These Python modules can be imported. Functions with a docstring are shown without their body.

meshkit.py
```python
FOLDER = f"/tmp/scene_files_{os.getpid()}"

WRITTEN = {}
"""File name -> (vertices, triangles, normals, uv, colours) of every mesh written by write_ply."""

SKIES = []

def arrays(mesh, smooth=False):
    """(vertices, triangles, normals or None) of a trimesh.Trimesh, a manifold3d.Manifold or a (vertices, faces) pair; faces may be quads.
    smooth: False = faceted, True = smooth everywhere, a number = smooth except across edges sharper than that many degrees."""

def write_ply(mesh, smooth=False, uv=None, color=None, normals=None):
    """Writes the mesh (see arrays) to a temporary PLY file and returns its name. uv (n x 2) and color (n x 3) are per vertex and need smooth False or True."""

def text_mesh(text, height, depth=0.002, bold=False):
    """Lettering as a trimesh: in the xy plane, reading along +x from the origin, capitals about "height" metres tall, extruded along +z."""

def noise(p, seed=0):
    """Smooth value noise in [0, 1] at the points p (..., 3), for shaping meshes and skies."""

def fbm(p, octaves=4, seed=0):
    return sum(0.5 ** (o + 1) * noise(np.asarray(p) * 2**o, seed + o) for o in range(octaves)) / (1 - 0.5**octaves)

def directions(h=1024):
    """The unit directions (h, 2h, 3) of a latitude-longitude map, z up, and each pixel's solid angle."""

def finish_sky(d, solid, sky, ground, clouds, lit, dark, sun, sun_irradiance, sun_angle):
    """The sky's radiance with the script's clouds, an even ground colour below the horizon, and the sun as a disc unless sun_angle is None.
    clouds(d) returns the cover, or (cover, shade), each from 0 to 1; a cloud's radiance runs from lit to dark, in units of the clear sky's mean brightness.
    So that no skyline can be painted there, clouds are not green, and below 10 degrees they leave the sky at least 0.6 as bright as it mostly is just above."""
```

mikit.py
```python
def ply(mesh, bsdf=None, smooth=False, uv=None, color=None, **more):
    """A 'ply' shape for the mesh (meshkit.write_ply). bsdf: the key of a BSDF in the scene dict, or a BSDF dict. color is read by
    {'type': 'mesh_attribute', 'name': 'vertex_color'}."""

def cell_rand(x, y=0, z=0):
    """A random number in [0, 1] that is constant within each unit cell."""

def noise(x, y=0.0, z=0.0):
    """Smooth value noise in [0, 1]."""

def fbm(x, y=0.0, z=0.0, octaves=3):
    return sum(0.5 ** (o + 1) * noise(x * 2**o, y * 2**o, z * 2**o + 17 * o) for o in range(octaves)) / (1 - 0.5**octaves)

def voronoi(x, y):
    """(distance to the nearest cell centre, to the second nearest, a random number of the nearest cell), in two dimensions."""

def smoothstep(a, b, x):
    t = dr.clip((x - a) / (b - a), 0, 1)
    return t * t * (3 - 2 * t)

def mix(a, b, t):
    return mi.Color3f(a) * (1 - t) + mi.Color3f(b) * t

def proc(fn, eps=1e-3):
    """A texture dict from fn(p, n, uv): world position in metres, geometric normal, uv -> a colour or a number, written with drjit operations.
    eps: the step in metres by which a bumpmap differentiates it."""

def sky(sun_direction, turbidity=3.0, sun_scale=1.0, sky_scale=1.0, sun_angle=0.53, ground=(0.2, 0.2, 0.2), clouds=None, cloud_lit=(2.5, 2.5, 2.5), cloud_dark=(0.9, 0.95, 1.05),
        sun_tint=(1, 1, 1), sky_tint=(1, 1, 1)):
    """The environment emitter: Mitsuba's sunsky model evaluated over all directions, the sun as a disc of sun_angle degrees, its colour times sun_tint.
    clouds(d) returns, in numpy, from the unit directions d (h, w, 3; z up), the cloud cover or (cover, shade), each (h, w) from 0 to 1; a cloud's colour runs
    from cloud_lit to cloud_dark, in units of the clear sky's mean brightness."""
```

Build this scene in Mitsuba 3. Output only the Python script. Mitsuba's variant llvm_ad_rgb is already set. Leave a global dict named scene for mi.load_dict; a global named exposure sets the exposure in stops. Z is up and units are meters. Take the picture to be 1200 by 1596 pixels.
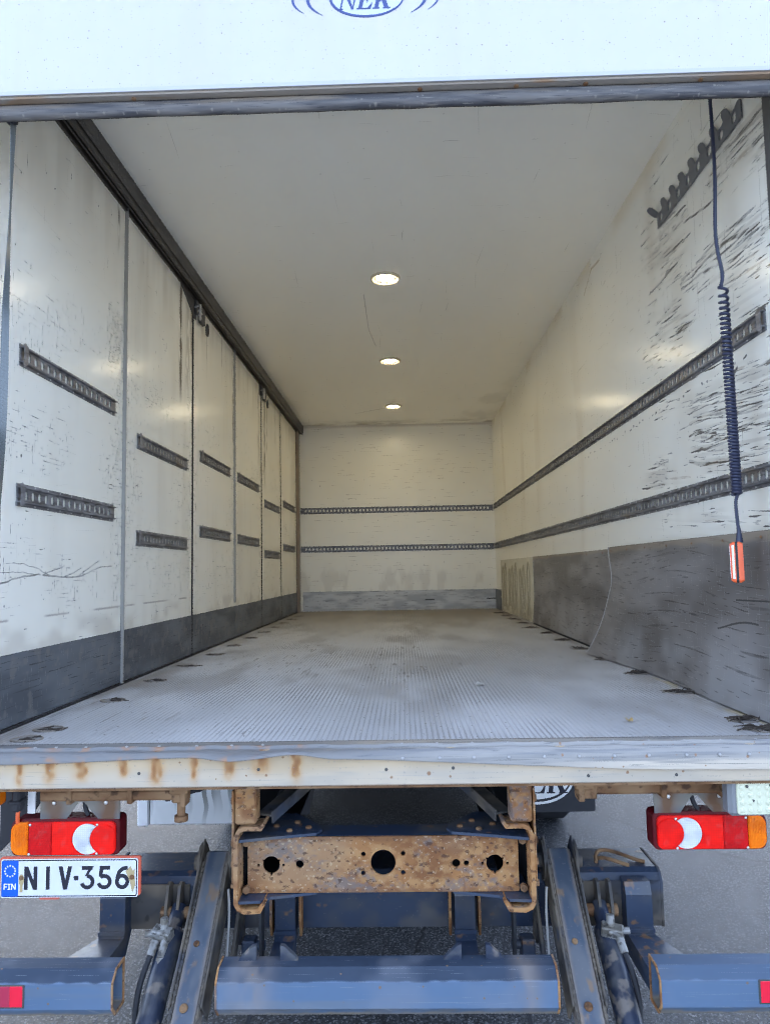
import math
import numpy as np
import trimesh
import drjit as dr
import mitsuba as mi
import mikit
import meshkit
from mikit import noise, fbm, voronoi, cell_rand, smoothstep, mix, proc
from shapely import affinity, unary_union
from shapely.geometry import Polygon, Point, LineString, box as sbox

# ------------------------------------------------------------------ camera, sky, exposure
T = mi.ScalarTransform4f
CAM = np.array([0.061, -2.02, 1.593])
FWD = np.array([-0.022827, 0.996402, 0.081619])
UP = np.array([0.020201, -0.081164, 0.996496])
scene = {'type': 'scene'}
labels = {}
scene['camera'] = {
    'type': 'perspective', 'fov': 2 * math.degrees(math.atan(600 / 1110.25)), 'fov_axis': 'x',
    'near_clip': 0.05, 'far_clip': 1000.0,
    'to_world': T().look_at(origin=CAM.tolist(), target=(CAM + FWD).tolist(), up=UP.tolist())}
scene['sky'] = mikit.sky((-0.12, 0.7, 0.75), turbidity=5, sun_scale=0.06, sun_angle=20,
                         clouds=lambda d: 0.15, sky_tint=(0.97, 1.0, 1.07))
exposure = 4.2
LAMP = 3.3

RNG = np.random.default_rng(5)

# ------------------------------------------------------------------ mesh helpers
def cat(*ms):
    out = []
    for m in ms:
        out += m if isinstance(m, list) else [m]
    return trimesh.util.concatenate(out)

def bx(x0, x1, y0, y1, z0, z1, b=0.0):
    if b <= 0:
        m = trimesh.creation.box((x1 - x0, y1 - y0, z1 - z0))
        m.apply_translation(((x0 + x1) / 2, (y0 + y1) / 2, (z0 + z1) / 2))
        return m
    pts = []
    for sx in (0, 1):
        for sy in (0, 1):
            for sz in (0, 1):
                c = np.array([x1 if sx else x0, y1 if sy else y0, z1 if sz else z0], float)
                s = np.array([1 - 2 * sx, 1 - 2 * sy, 1 - 2 * sz], float) * b
                for k in range(3):
                    d = s.copy(); d[k] = 0
                    pts.append(c + d)
    return trimesh.Trimesh(pts).convex_hull

def prism(poly, axis, a, b):
    """shapely polygon extruded along an axis; polygon in (x,z) for y, (y,z) for x, (x,y) for z."""
    out = []
    for g in getattr(poly, 'geoms', [poly]):
        if g.area < 1e-10:
            continue
        m = trimesh.creation.extrude_polygon(g, abs(b - a), engine='earcut')
        v = m.vertices.copy(); lo = min(a, b)
        if axis == 'z':
            m.vertices = np.c_[v[:, 0], v[:, 1], v[:, 2] + lo]
        elif axis == 'y':
            m.vertices = np.c_[v[:, 0], v[:, 2] + lo, v[:, 1]]; m.invert()
        else:
            m.vertices = np.c_[v[:, 2] + lo, v[:, 0], v[:, 1]]
        out.append(m)
    return trimesh.util.concatenate(out)

def soft_prism(poly, y_front, y_back, b=0.004, steps=3):
    """extruded along y, its front edge rounded by b."""
    out = []
    for k in range(steps + 1):
        a = k / steps * math.pi / 2
        p = poly.buffer(-b * (1 - math.cos(a))) if k else poly
        yf = y_front + b * (1 - math.sin(a))
        if not p.is_empty:
            out.append(prism(p, 'y', yf, y_back - 0.00005 * k))
    return cat(*out)

def tube(path, r, n=10, closed_ends=True):
    P = np.asarray(path, float)
    r = np.broadcast_to(np.asarray(r, float), len(P))
    t = np.gradient(P, axis=0); t /= np.linalg.norm(t, axis=1)[:, None] + 1e-12
    u = np.cross(t[0], [0.31, 0.5, 0.81]); u /= np.linalg.norm(u)
    V = []
    for i in range(len(P)):
        u = u - t[i] * (u @ t[i]); u /= np.linalg.norm(u)
        w = np.cross(t[i], u)
        a = np.arange(n) / n * 2 * math.pi
        V.append(P[i] + r[i] * (np.cos(a)[:, None] * u + np.sin(a)[:, None] * w))
    V = np.vstack(V); F = []
    for i in range(len(P) - 1):
        for k in range(n):
            a, b2 = i * n + k, i * n + (k + 1) % n
            F += [[a, b2, b2 + n], [a, b2 + n, a + n]]
    if closed_ends:
        c0, c1 = len(V), len(V) + 1
        V = np.vstack([V, P[0], P[-1]])
        for k in range(n):
            F += [[c0, (k + 1) % n, k], [c1, (len(P) - 1) * n + k, (len(P) - 1) * n + (k + 1) % n]]
    m = trimesh.Trimesh(V, F, process=False); m.fix_normals()
    return m

def rod(a, b, r, n=16):
    return tube([a, b], r, n)

def spline(pts, n=40):
    from scipy.interpolate import CubicSpline
    pts = np.asarray(pts, float)
    s = np.r_[0, np.cumsum(np.linalg.norm(np.diff(pts, axis=0), axis=1))]
    return CubicSpline(s, pts)(np.linspace(0, s[-1], n))

def dome(c, r, h, axis=(0, -1, 0), n=12):
    """low round bolt or rivet head standing on a surface, pointing along axis."""
    rings = [(r, 0), (r, h * .35), (r * .8, h * .8), (r * .35, h)]
    a = np.arange(n) / n * 2 * math.pi
    V = [np.array([0, 0, h])]; F = []
    for rr, z in rings:
        V += [np.array([rr * math.cos(t), rr * math.sin(t), z]) for t in a]
    for i in range(3):
        for k in range(n):
            p, q = 1 + i * n + k, 1 + i * n + (k + 1) % n
            F += [[p, q, q + n], [p, q + n, p + n]]
    for k in range(n):
        F.append([1 + 3 * n + k, 1 + 3 * n + (k + 1) % n, 0])
    m = trimesh.Trimesh(V, F, process=False)
    m.apply_transform(trimesh.geometry.align_vectors([0, 0, 1], axis)); m.apply_translation(c)
    return m

def hexhead(c, r, h, axis=(0, -1, 0)):
    m = trimesh.creation.cylinder(r, h, sections=6)
    m.apply_transform(trimesh.geometry.align_vectors([0, 0, 1], axis))
    m.apply_translation(np.asarray(c, float) + np.asarray(axis, float) * h / 2)
    return m

def beam(a, b, w, t, up=(1, 0, 0), bevel=0.004):
    """rectangular bar from a to b: w wide along up, t thick across."""
    a, b, up = (np.asarray(v, float) for v in (a, b, up))
    d = b - a; L = np.linalg.norm(d); d /= L
    u = up - d * (up @ d); u /= np.linalg.norm(u); n = np.cross(d, u)
    m = bx(-w / 2, w / 2, -t / 2, t / 2, 0, L, bevel)
    M = np.eye(4); M[:3, 0], M[:3, 1], M[:3, 2], M[:3, 3] = u, n, d, a
    if np.linalg.det(M[:3, :3]) < 0:
        M[:3, 1] = -n
    m.apply_transform(M)
    return m

def ellipse(cx, cy, a, b, n=64):
    t = np.arange(n) / n * 2 * math.pi
    return Polygon(np.c_[cx + a * np.cos(t), cy + b * np.sin(t)])

def rrect(x0, x1, z0, z1, r):
    return sbox(x0 + r, z0 + r, x1 - r, z1 - r).buffer(r, quad_segs=6)

# ------------------------------------------------------------------ scene helpers
def numbered(key):
    if not any(k == key or k.startswith(key + '__') for k in list(scene) + list(labels)):
        return key
    i = 1
    while any(k == f'{key}_{i:03d}' or k.startswith(f'{key}_{i:03d}__') for k in list(scene) + list(labels)):
        i += 1
    return f'{key}_{i:03d}'

def obj(name, mesh, bsdf, parent=None, smooth=30, label=None, kind=None, **more):
    key = numbered((parent + '__' if parent else '') + name)
    scene[key] = mikit.ply(mesh, bsdf, smooth=smooth, **more)
    d = {}
    if label: d['label'] = label
    if kind: d['kind'] = kind
    if d: labels[key] = d
    return key

def thing(name, label, category, group=None):
    key = numbered(name)
    labels[key] = {'label': label, 'category': category}
    if group: labels[key]['group'] = group
    return key

# ------------------------------------------------------------------ materials
def C(*v): return mi.Color3f(*v)

def over(c, d, t): return mix(c, C(*d), dr.clip(t, 0, 1))

def seg(y, z, a, b, w):
    """soft line from a to b in the (y, z) plane."""
    ax, az, bx_, bz = *a, *b
    L2 = (bx_ - ax) ** 2 + (bz - az) ** 2
    t = dr.clip(((y - ax) * (bx_ - ax) + (z - az) * (bz - az)) / L2, 0, 1)
    d = dr.sqrt(dr.square(y - ax - t * (bx_ - ax)) + dr.square(z - az - t * (bz - az)))
    return 1 - smoothstep(0.3 * w, w, d)

def dashes(u, v, lu, lv, seed, dens=.5, slope=0.0, dslope=0.0, ln=.46, th=.002, curve=0.0):
    """thin tapered strokes along u, one at most in each lu x lv cell."""
    iv = dr.floor(v / lv)
    u = u + cell_rand(iv, seed, 91) * lu
    iu = dr.floor(u / lu)
    r = [cell_rand(iu, iv, seed * 7 + k) for k in range(6)]
    half = lu * ln * (.25 + .75 * r[2])
    du = u - (iu + .5) * lu
    dv = v - (iv + .3 + .4 * r[1]) * lv - (slope + dslope * (r[4] - .5)) * du - curve * (r[5] - .3) * dr.square(du) / lu
    t = dr.clip(dr.abs(du) / half, 0, 1)
    w = th * (.35 + r[3]) * (1 - t * t) + 1e-5
    on = dr.select((r[0] < dens) & (dr.abs(du) < half), mi.Float(1), mi.Float(0))
    return on * (1 - smoothstep(.45 * w, w, dr.abs(dv))) * (.45 + .55 * r[5])

def specks(u, v, l, seed, dens=.3, r0=.1, r1=.3):
    """round dots of uneven size, one at most in each cell of side l (radii in cells)."""
    iu, iv = dr.floor(u / l), dr.floor(v / l)
    r = [cell_rand(iu, iv, seed * 5 + k) for k in range(4)]
    rad = l * (r0 + (r1 - r0) * r[1] * r[1])
    d = dr.sqrt(dr.square(u - (iu + .3 + .4 * r[2]) * l) + dr.square(v - (iv + .3 + .4 * r[3]) * l))
    return dr.select(r[0] < dens, 1 - smoothstep(.55 * rad, rad, d), mi.Float(0))

def bump_of(v, lo, hi): return smoothstep(lo[0], lo[1], v) * (1 - smoothstep(hi[0], hi[1], v))

def principled(color, rough=0.5, metallic=0.0, **k):
    c = color if isinstance(color, dict) else {'type': 'rgb', 'value': list(color)}
    return {'type': 'principled', 'base_color': c, 'roughness': rough, 'metallic': metallic, **k}

def two(b): return {'type': 'twosided', 'bsdf': b}

SEAMS = [1.21, 2.30, 3.39, 4.455, 5.49, 6.60]

def f_left(p, n, uv):
    y, z = p.y, p.z
    c = over(C(.87, .845, .755), (.82, .785, .675), fbm(y * 1.3, z * 1.6, 3) * 0.6)
    c = over(c, (.72, .68, .58), smoothstep(.50, .8, fbm(y * 7, z * 1.1, 9)) * .35)
    cl = smoothstep(.44, .62, fbm(y * 2.4, z * 3.4, 21, octaves=2))
    band = dr.exp(-dr.square((z - 2.50 + .03 * noise(y * 3)) / .10)) + .8 * dr.exp(-dr.square((z - 2.08) / .14)) + .6 * dr.exp(-dr.square((z - 1.60) / .12))
    near = mi.Float(0)
    for s in SEAMS:
        near += dr.exp(-dr.square((y - s) / .10))
    m = dr.clip(cl * (.02 + .38 * band) + near * .48 * bump_of(z, (1.4, 1.55), (2.65, 2.85)), 0, .9)
    brk = smoothstep(.30, .55, noise(y * 90, z * 90, 3))
    k = mi.Float(0)
    for i in range(3):
        k += dashes(y, z, .085, .016, 11 + i, m * (.75, .6, .6)[i], 0, .03, .48, (.0016, .0022, .0012)[i])
        k += dashes(z, y, .075, .018, 31 + i, m * (.65, .5, .5)[i], 0, .05, .48, (.0016, .0022, .0012)[i])
    k += specks(y, z, .020, 6, m * .8, .08, .24) + specks(y, z + .007, .045, 7, m * .5, .05, .16)
    c = over(c, (.075, .07, .065), dr.clip(k * (.35 + .85 * brk), 0, .9))
    f = dashes(y, z, .22, .05, 51, .16, 0, .15, .48, .0011) + dashes(z, y, .18, .06, 52, .14, 0, .2, .48, .0011) + dashes(y, z, .30, .11, 53, .22, 0, .5, .45, .0012)
    c = over(c, (.42, .40, .36), f * .55)
    # black run-off lines under the runners and along the joints
    dirt = mi.Float(0)
    for s, w, z0, z1, q in ((2.06, .022, 2.55, 3.30, 1.25), (2.27, .014, 2.75, 3.25, 1.0), (1.13, .012, 3.02, 3.34, .8), (2.62, .012, 2.85, 3.22, .55),
                            (3.35, .016, 2.4, 3.3, .7), (4.34, .03, 2.5, 3.2, .6), (4.62, .035, 2.3, 3.25, .9), (4.74, .02, 2.5, 3.2, .6), (3.02, .012, 2.9, 3.3, .4), (5.2, .02, 2.75, 3.3, .35), (2.2, .05, 2.6, 3.22, .35)):
        dirt += q * dr.exp(-dr.square((y - s - .012 * (noise(z * 14, s * 9) - .5)) / w)) * bump_of(z, (z0, z0 + .25), (z1, z1 + .05)) * smoothstep(.22, .6, noise(z * 16, y * 60, s))
    c = over(c, (.12, .09, .06), dr.clip(dirt, 0, .9))
    c = over(c, (.50, .44, .34), smoothstep(2.85, 3.25, z) * smoothstep(.35, .8, fbm(y * 9, z * 1.4, 31)) * .35)
    # rub line low on the first two doors, grime beneath it
    low = (1 - smoothstep(2.2, 2.4, y)) * dr.exp(-dr.square((z - 1.452) / .004)) * smoothstep(.25, .5, noise(y * 9, 3))
    c = over(c, (.36, .32, .27), low * .85)
    c = over(c, (.62, .58, .50), (1 - smoothstep(1.40, 1.46, z)) * smoothstep(.40, .75, fbm(y * 6, z * 9, 7)) * .7)
    w = z + .010 * dr.sin(y * 11) + .006 * (noise(y * 30, z * 9) - .5)
    s = mi.Float(0)
    for a, b, wd in (((.15, 1.578), (.48, 1.590), .0042), ((.50, 1.592), (.82, 1.600), .0045), ((.82, 1.600), (1.1, 1.630), .0030), ((.50, 1.594), (.66, 1.640), .0028),
                     ((.66, 1.598), (.80, 1.630), .0028), ((.78, 1.602), (.97, 1.645), .0030), ((.30, 1.640), (.55, 1.594), .0022), ((.2, 1.62), (.45, 1.59), .0020)):
        s += seg(y, w, a, b, wd)
    c = over(c, (.07, .065, .06), dr.clip(s, 0, 1) * (.45 + .4 * noise(y * 40, z * 60)))
    # patch of rubbed rubber beside the first joint
    pt = bump_of(y, (1.00, 1.06), (1.19, 1.21)) * bump_of(z, (2.50, 2.56), (2.76, 2.84))
    q = dashes(y - .8 * z, z, .05, .012, 61, pt * 1.0, 0, .1, .49, .0035) + dashes(z, y, .06, .010, 62, pt * .7, 0, .1, .49, .0022)
    return over(c, (.06, .055, .05), dr.clip(q, 0, .8))

def f_right(p, n, uv):
    y, z = p.y, p.z
    c = over(C(.87, .845, .755), (.80, .76, .645), fbm(y * 1.1, z * 1.7, 43) * 0.65)
    c = over(c, (.64, .57, .45), smoothstep(.55, .85, fbm(y * 3.5, z * .8, 47)) * .35)
    reg = (1 - smoothstep(1.0, 1.32, y + .30 * (noise(z * 9, 3) - .5)))
    zone = dr.exp(-dr.square((z - 2.13) / .10)) * 1.0 + dr.exp(-dr.square((z - 1.99) / .07)) * .8 + dr.exp(-dr.square((z - 2.62) / .15)) * .65 + dr.exp(-dr.square((z - 2.95) / .14)) * .75 + dr.exp(-dr.square((z - 1.80) / .06)) * .5 + .10
    m = dr.clip(reg * zone, 0, 1)
    brk = .35 + .65 * smoothstep(.30, .60, noise(y * 22, z * 260, 5))
    m = dr.clip(m * smoothstep(.30, .62, fbm(y * 3.2, (z - .08 * y) * 9, 55, octaves=2)) * 1.5, 0, 1)
    a, b, cc = mi.Float(0), mi.Float(0), mi.Float(0)
    for i in range(4):
        a += dashes(y, z, (.42, .31, .26, .5)[i], (.074, .061, .052, .09)[i], 101 + i, m * .95, .075, .10, .49, (.0055, .0042, .0034, .0085)[i], .25)
        b += dashes(y, z, (.13, .10, .085, .15)[i], (.031, .026, .022, .036)[i], 121 + i, m * .50, .07, .16, .49, (.0028, .0034, .0023, .0042)[i])
    for i in range(2):
        cc += dashes(y, z, (.36, .28)[i], (.10, .085)[i], 141 + i, m * .32, .08, .06, .48, .010, .08)
    c = over(c, (.33, .24, .14), dr.clip(cc, 0, 1) * .6 * brk)
    c = over(c, (.065, .055, .048), dr.clip(a * 1.35 * brk + b * 1.1 * brk, 0, .92))
    c = over(c, (.40, .35, .28), m * smoothstep(.40, .75, noise(y * 4, (z - .08 * y) * 70, 9)) * .32)
    r_ = np.random.default_rng(12); lg = mi.Float(0)
    wz = z + .012 * dr.sin(y * 9 + z * 14) + .008 * (noise(y * 12, z * 20, 5) - .5)
    for i in range(15):
        z0 = (2.03 + .165 * r_.random()) if i < 9 else (1.93 + .07 * r_.random() if i < 11 else 2.55 + .45 * r_.random())
        y0, ln = .93 - .32 * r_.random(), .18 + .34 * r_.random()
        lg += seg(y, wz, (y0, z0), (y0 - ln, z0 - .09 * ln), .0030 + .0065 * r_.random() ** 2) * (.35 + .65 * r_.random())
    c = over(c, (.11, .09, .07), dr.clip(lg * 1.3, 0, .92) * (.35 + .65 * smoothstep(.3, .65, noise(y * 18, z * 190, 8))) * (1 - smoothstep(.85, 1.05, y)))
    far = dashes(y, z, .24, .06, 151, .16 * smoothstep(.4, .65, fbm(y * 1.3, z * 2, 27)), .0, .1, .48, .0018) + dashes(y, z, .11, .045, 152, .20 * smoothstep(.4, .65, fbm(y * 1.3, z * 2, 29)), 0, .3, .48, .0020)
    far += dashes(z, y, .16, .07, 153, .14, 0, .2, .48, .0016) + specks(y, z, .05, 15, .16, .04, .12) * .8
    c = over(c, (.22, .18, .13), dr.clip(far, 0, .7) * .8)
    # scuff row under the upper rail, yellowed top edge
    row = dashes(y, z, .045, .05, 161, .75 * bump_of(y, (.3, .5), (2.1, 2.6)) * dr.exp(-dr.square((z - 2.285) / .03)), .1, .5, .48, .0060)
    c = over(c, (.08, .07, .065), row * .85)
    c = over(c, (.06, .06, .06), (seg(y, z, (.40, 2.262), (.425, 2.250), .010) + seg(y, z, (.33, 2.285), (.35, 2.28), .006)) * .9)
    c = over(c, (.66, .55, .38), smoothstep(3.30, 3.43, z) * smoothstep(.3, .7, noise(y * 4, 5)) * .5)
    c = over(c, (.50, .36, .18), (seg(y, z, (1.95, 3.34), (2.12, 3.36), .012) + seg(y, z, (2.12, 3.36), (2.3, 3.27), .010)) * .5 * (.4 + noise(y * 30, z * 30)))
    vert = dashes(z, y, .30, .05, 171, reg * .5 * smoothstep(2.5, 2.7, z), 0, .03, .48, .0022)
    return over(c, (.22, .19, .16), vert * .55)

def f_front(p, n, uv):
    x, z = p.x, p.z
    c = over(C(.87, .85, .755), (.79, .755, .64), fbm(x * 1.3, z * 1.9, 61) * .6)
    k = dashes(x, z, .30, .06, 201, .30, 0, .02, .48, .0030) + dashes(x, z, .14, .045, 202, .25, 0, .05, .48, .0030) + specks(x, z, .09, 20, .12, .04, .12)
    c = over(c, (.27, .24, .19), dr.clip(k, 0, 1) * .6)
    c = over(c, (.62, .58, .49), smoothstep(.52, .75, fbm(x * 9, z * 4, 67)) * (1 - smoothstep(1.5, 1.75, z)) * .5)
    return over(c, (.5, .43, .33), dr.exp(-dr.square((z - 3.42) / .02)) * .6)

def f_ceiling(p, n, uv):
    x, y = p.x, p.y
    c = over(C(.91, .88, .785), (.86, .82, .71), fbm(x * 2.2, y * 1.1, 81) * .7)
    k = dashes(y, x, .35, .16, 211, .16, 0, .3, .45, .0022) + dashes(x, y, .12, .14, 212, .12, 0, .5, .45, .0025) + specks(x, y, .11, 21, .22, .02, .06)
    c = over(c, (.42, .39, .33), dr.clip(k, 0, 1) * .55)
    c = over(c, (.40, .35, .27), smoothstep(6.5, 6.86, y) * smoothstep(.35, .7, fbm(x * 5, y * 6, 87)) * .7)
    c = over(c, (.40, .36, .31), (seg(x, y, (-.16, 2.6), (-.16, 3.3), .005) + seg(x, y, (-.16, 3.3), (-.12, 3.7), .005) + seg(x, y, (-.45, 6.2), (-.03, 5.9), .012)) * .55)
    return over(c, (.50, .45, .37), smoothstep(.5, .8, fbm(x * 6, y * 2.5, 91)) * smoothstep(.5, 1.0, x) * smoothstep(4.2, 5.6, y) * .25)

def f_kick_left(p, n, uv):
    y, z = p.y, p.z
    c = over(C(.066, .074, .087), (.135, .148, .164), smoothstep(.3, .75, fbm(y * 3, z * 11, 3)) * .75)
    k = mi.Float(0)
    for i in range(3):
        k += dashes(y, z, (.328, .180, .107)[i], (.041, .029, .018)[i], 221 + i, .42, .0, .06, .48, (.003, .002, .002)[i])
    c = over(c, (.023, .025, .028), dr.clip(k, 0, .75) * (.4 + .6 * noise(y * 30, z * 150)))
    c = over(c, (.172, .160, .148), smoothstep(.52, .78, fbm(y * 26, z * 26, 17)) * .45)
    l = dashes(z, y, .06, .012, 231, .28, 0, .1, .48, .0012) + dashes(y, z, .10, .02, 232, .25, 0, .2, .48, .0010)
    return over(c, (.246, .254, .262), l * .5)

def f_kick_front(p, n, uv):
    x, z = p.x, p.z
    c = over(C(.36, .37, .375), (.56, .565, .56), smoothstep(.3, .72, fbm(x * 6, z * 22, 3)) * .85)
    k = dashes(x, z, .30, .05, 241, .6, 0, .03, .48, .009) + dashes(x, z, .12, .03, 242, .5, 0, .05, .48, .005)
    c = over(c, (.12, .12, .12), dr.clip(k, 0, .75) * (.4 + .6 * noise(x * 20, z * 90)))
    return over(c, (.02, .02, .02), seg(x, z, (.34, 1.222), (.44, 1.222), .012) + seg(x, z, (1.1, 1.225), (1.2, 1.225), .011))

def f_kick_right(p, n, uv):
    y, z = p.y, p.z
    c = over(C(.119, .109, .104), (.222, .209, .205), smoothstep(.3, .72, fbm(y * 2.2, z * 7, 3)) * .9)
    c = over(c, (.306, .306, .310), smoothstep(.35, .75, fbm(y * 4, z * 4, 9)) * (1 - smoothstep(1.15, 1.42, z)) * .6)
    w = z + .02 * dr.sin(y * 5)
    k = mi.Float(0)
    for i in range(4):
        k += dashes(y, w, (.45, .25, .16, .10)[i], (.075, .05, .036, .024)[i], 251 + i, .34, .01, .10, .48, (.0060, .0045, .0035, .0024)[i], .10)
    c = over(c, (.035, .031, .029), dr.clip(k, 0, .8) * (.30 + .70 * noise(y * 26, z * 200)))
    l = mi.Float(0)
    for i in range(3):
        l += dashes(y, z, (.296, .168, .078)[i], (.039, .028, .020)[i], 261 + i, .35, 0, .15, .48, (.001, .001, .001)[i])
        l += dashes(z, y, (.138, .088, .059)[i], (.029, .020, .015)[i], 271 + i, .22, 0, .12, .48, (.001, .001, .001)[i])
    c = over(c, (.394, .380, .365), dr.clip(l, 0, 1) * .38)
    c = over(c, (.020, .020, .020), (seg(y, z + .012 * dr.sin(y * 12), (.30, 1.392), (.60, 1.372), .005) + seg(y, z, (.2, 1.475), (.45, 1.47), .004)) * .75)
    return over(c, (.355, .276, .177), smoothstep(1.665, 1.69, z + .02 * noise(y * 7)) * .35)

def f_floor(p, n, uv):
    x, y = p.x, p.y
    c = over(C(.35, .35, .352), (.44, .44, .445), smoothstep(.3, .7, fbm(x * 2.3, y * .9, 3)))
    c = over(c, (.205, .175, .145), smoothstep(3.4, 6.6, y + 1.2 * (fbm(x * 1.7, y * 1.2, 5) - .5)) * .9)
    c = over(c, (.19, .175, .16), smoothstep(.50, .78, fbm(x * 5, y * 1.6, 7)) * .45)
    g = dr.abs(((x + 1.22) / .0165) - dr.floor((x + 1.22) / .0165) - .5) * 2       # dust packed in the grooves
    c = over(c, (.20, .198, .20), (1 - smoothstep(.25, .5, g)) * (.25 + .6 * smoothstep(.35, .7, fbm(x * 3, y * 2.2, 9))))
    sp = specks(x, y, .05, 28, .35, .03, .12) * .7 + dashes(x, y, .06, .07, 281, .2, 0, .8, .4, .002) * .6
    c = over(c, (.10, .09, .08), sp)
    c = over(c, (.13, .12, .11), smoothstep(.80, .90, noise(x * 110, y * 9, 15)) * smoothstep(.45, .7, fbm(x * 2, y * 2, 19)) * .5)
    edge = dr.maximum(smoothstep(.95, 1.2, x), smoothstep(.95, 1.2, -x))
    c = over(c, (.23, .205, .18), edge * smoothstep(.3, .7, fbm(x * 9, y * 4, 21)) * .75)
    return over(c, (.36, .29, .15), smoothstep(1.10, 1.19, x) * (1 - smoothstep(1.1, 1.6, y)) * smoothstep(.45, .7, fbm(x * 30, y * 7, 27)) * .8)

RUSTX = [-1.022, -.936, -.846, -.728, -.636, -.529, -.430, -.342, -.244]
def f_sill(p, n, uv):
    x, z = p.x, p.z
    c = over(C(.47, .395, .295), (.37, .33, .27), smoothstep(.35, .7, fbm(x * 5, z * 30, 3)) * .7)
    c = over(c, (.302, .286, .260), dr.clip(dashes(x, z, .3, .016, 291, .5, 0, .02, .48, .0016) + dashes(x, z, .11, .010, 292, .4, 0, .05, .48, .0014), 0, 1) * .6)
    c = over(c, (.462, .336, .185), smoothstep(1.025, 1.065, z + .02 * (noise(x * 7, 4) - .5)) * .65)
    w = .006 * (noise(z * 45, x * 3) - .5)
    r = mi.Float(0)
    for k, s in enumerate(RUSTX):
        wd = .012 + .010 * ((k * 37) % 5) / 4
        r += dr.exp(-dr.square((x - s - w) / wd)) * smoothstep(.98 + .012 * ((k * 13) % 4), 1.05, z)
    r *= .55 + .9 * noise(x * 90, z * 60, 7)
    c = over(c, (.420, .227, .076), dr.clip(r * 1.05, 0, .85))
    c = over(c, (.227, .088, .025), dr.clip((r - .45) * 1.3, 0, .85))
    c = over(c, (.218, .101, .042), specks(x, z, .05, 30, .22, .04, .16) * .8)
    c = over(c, (.252, .235, .218), specks(x, z, .016, 29, .25, .05, .25) * .55)
    return over(c, (.168, .084, .042), (1 - smoothstep(.996, 1.003, z)) * .7)

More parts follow.
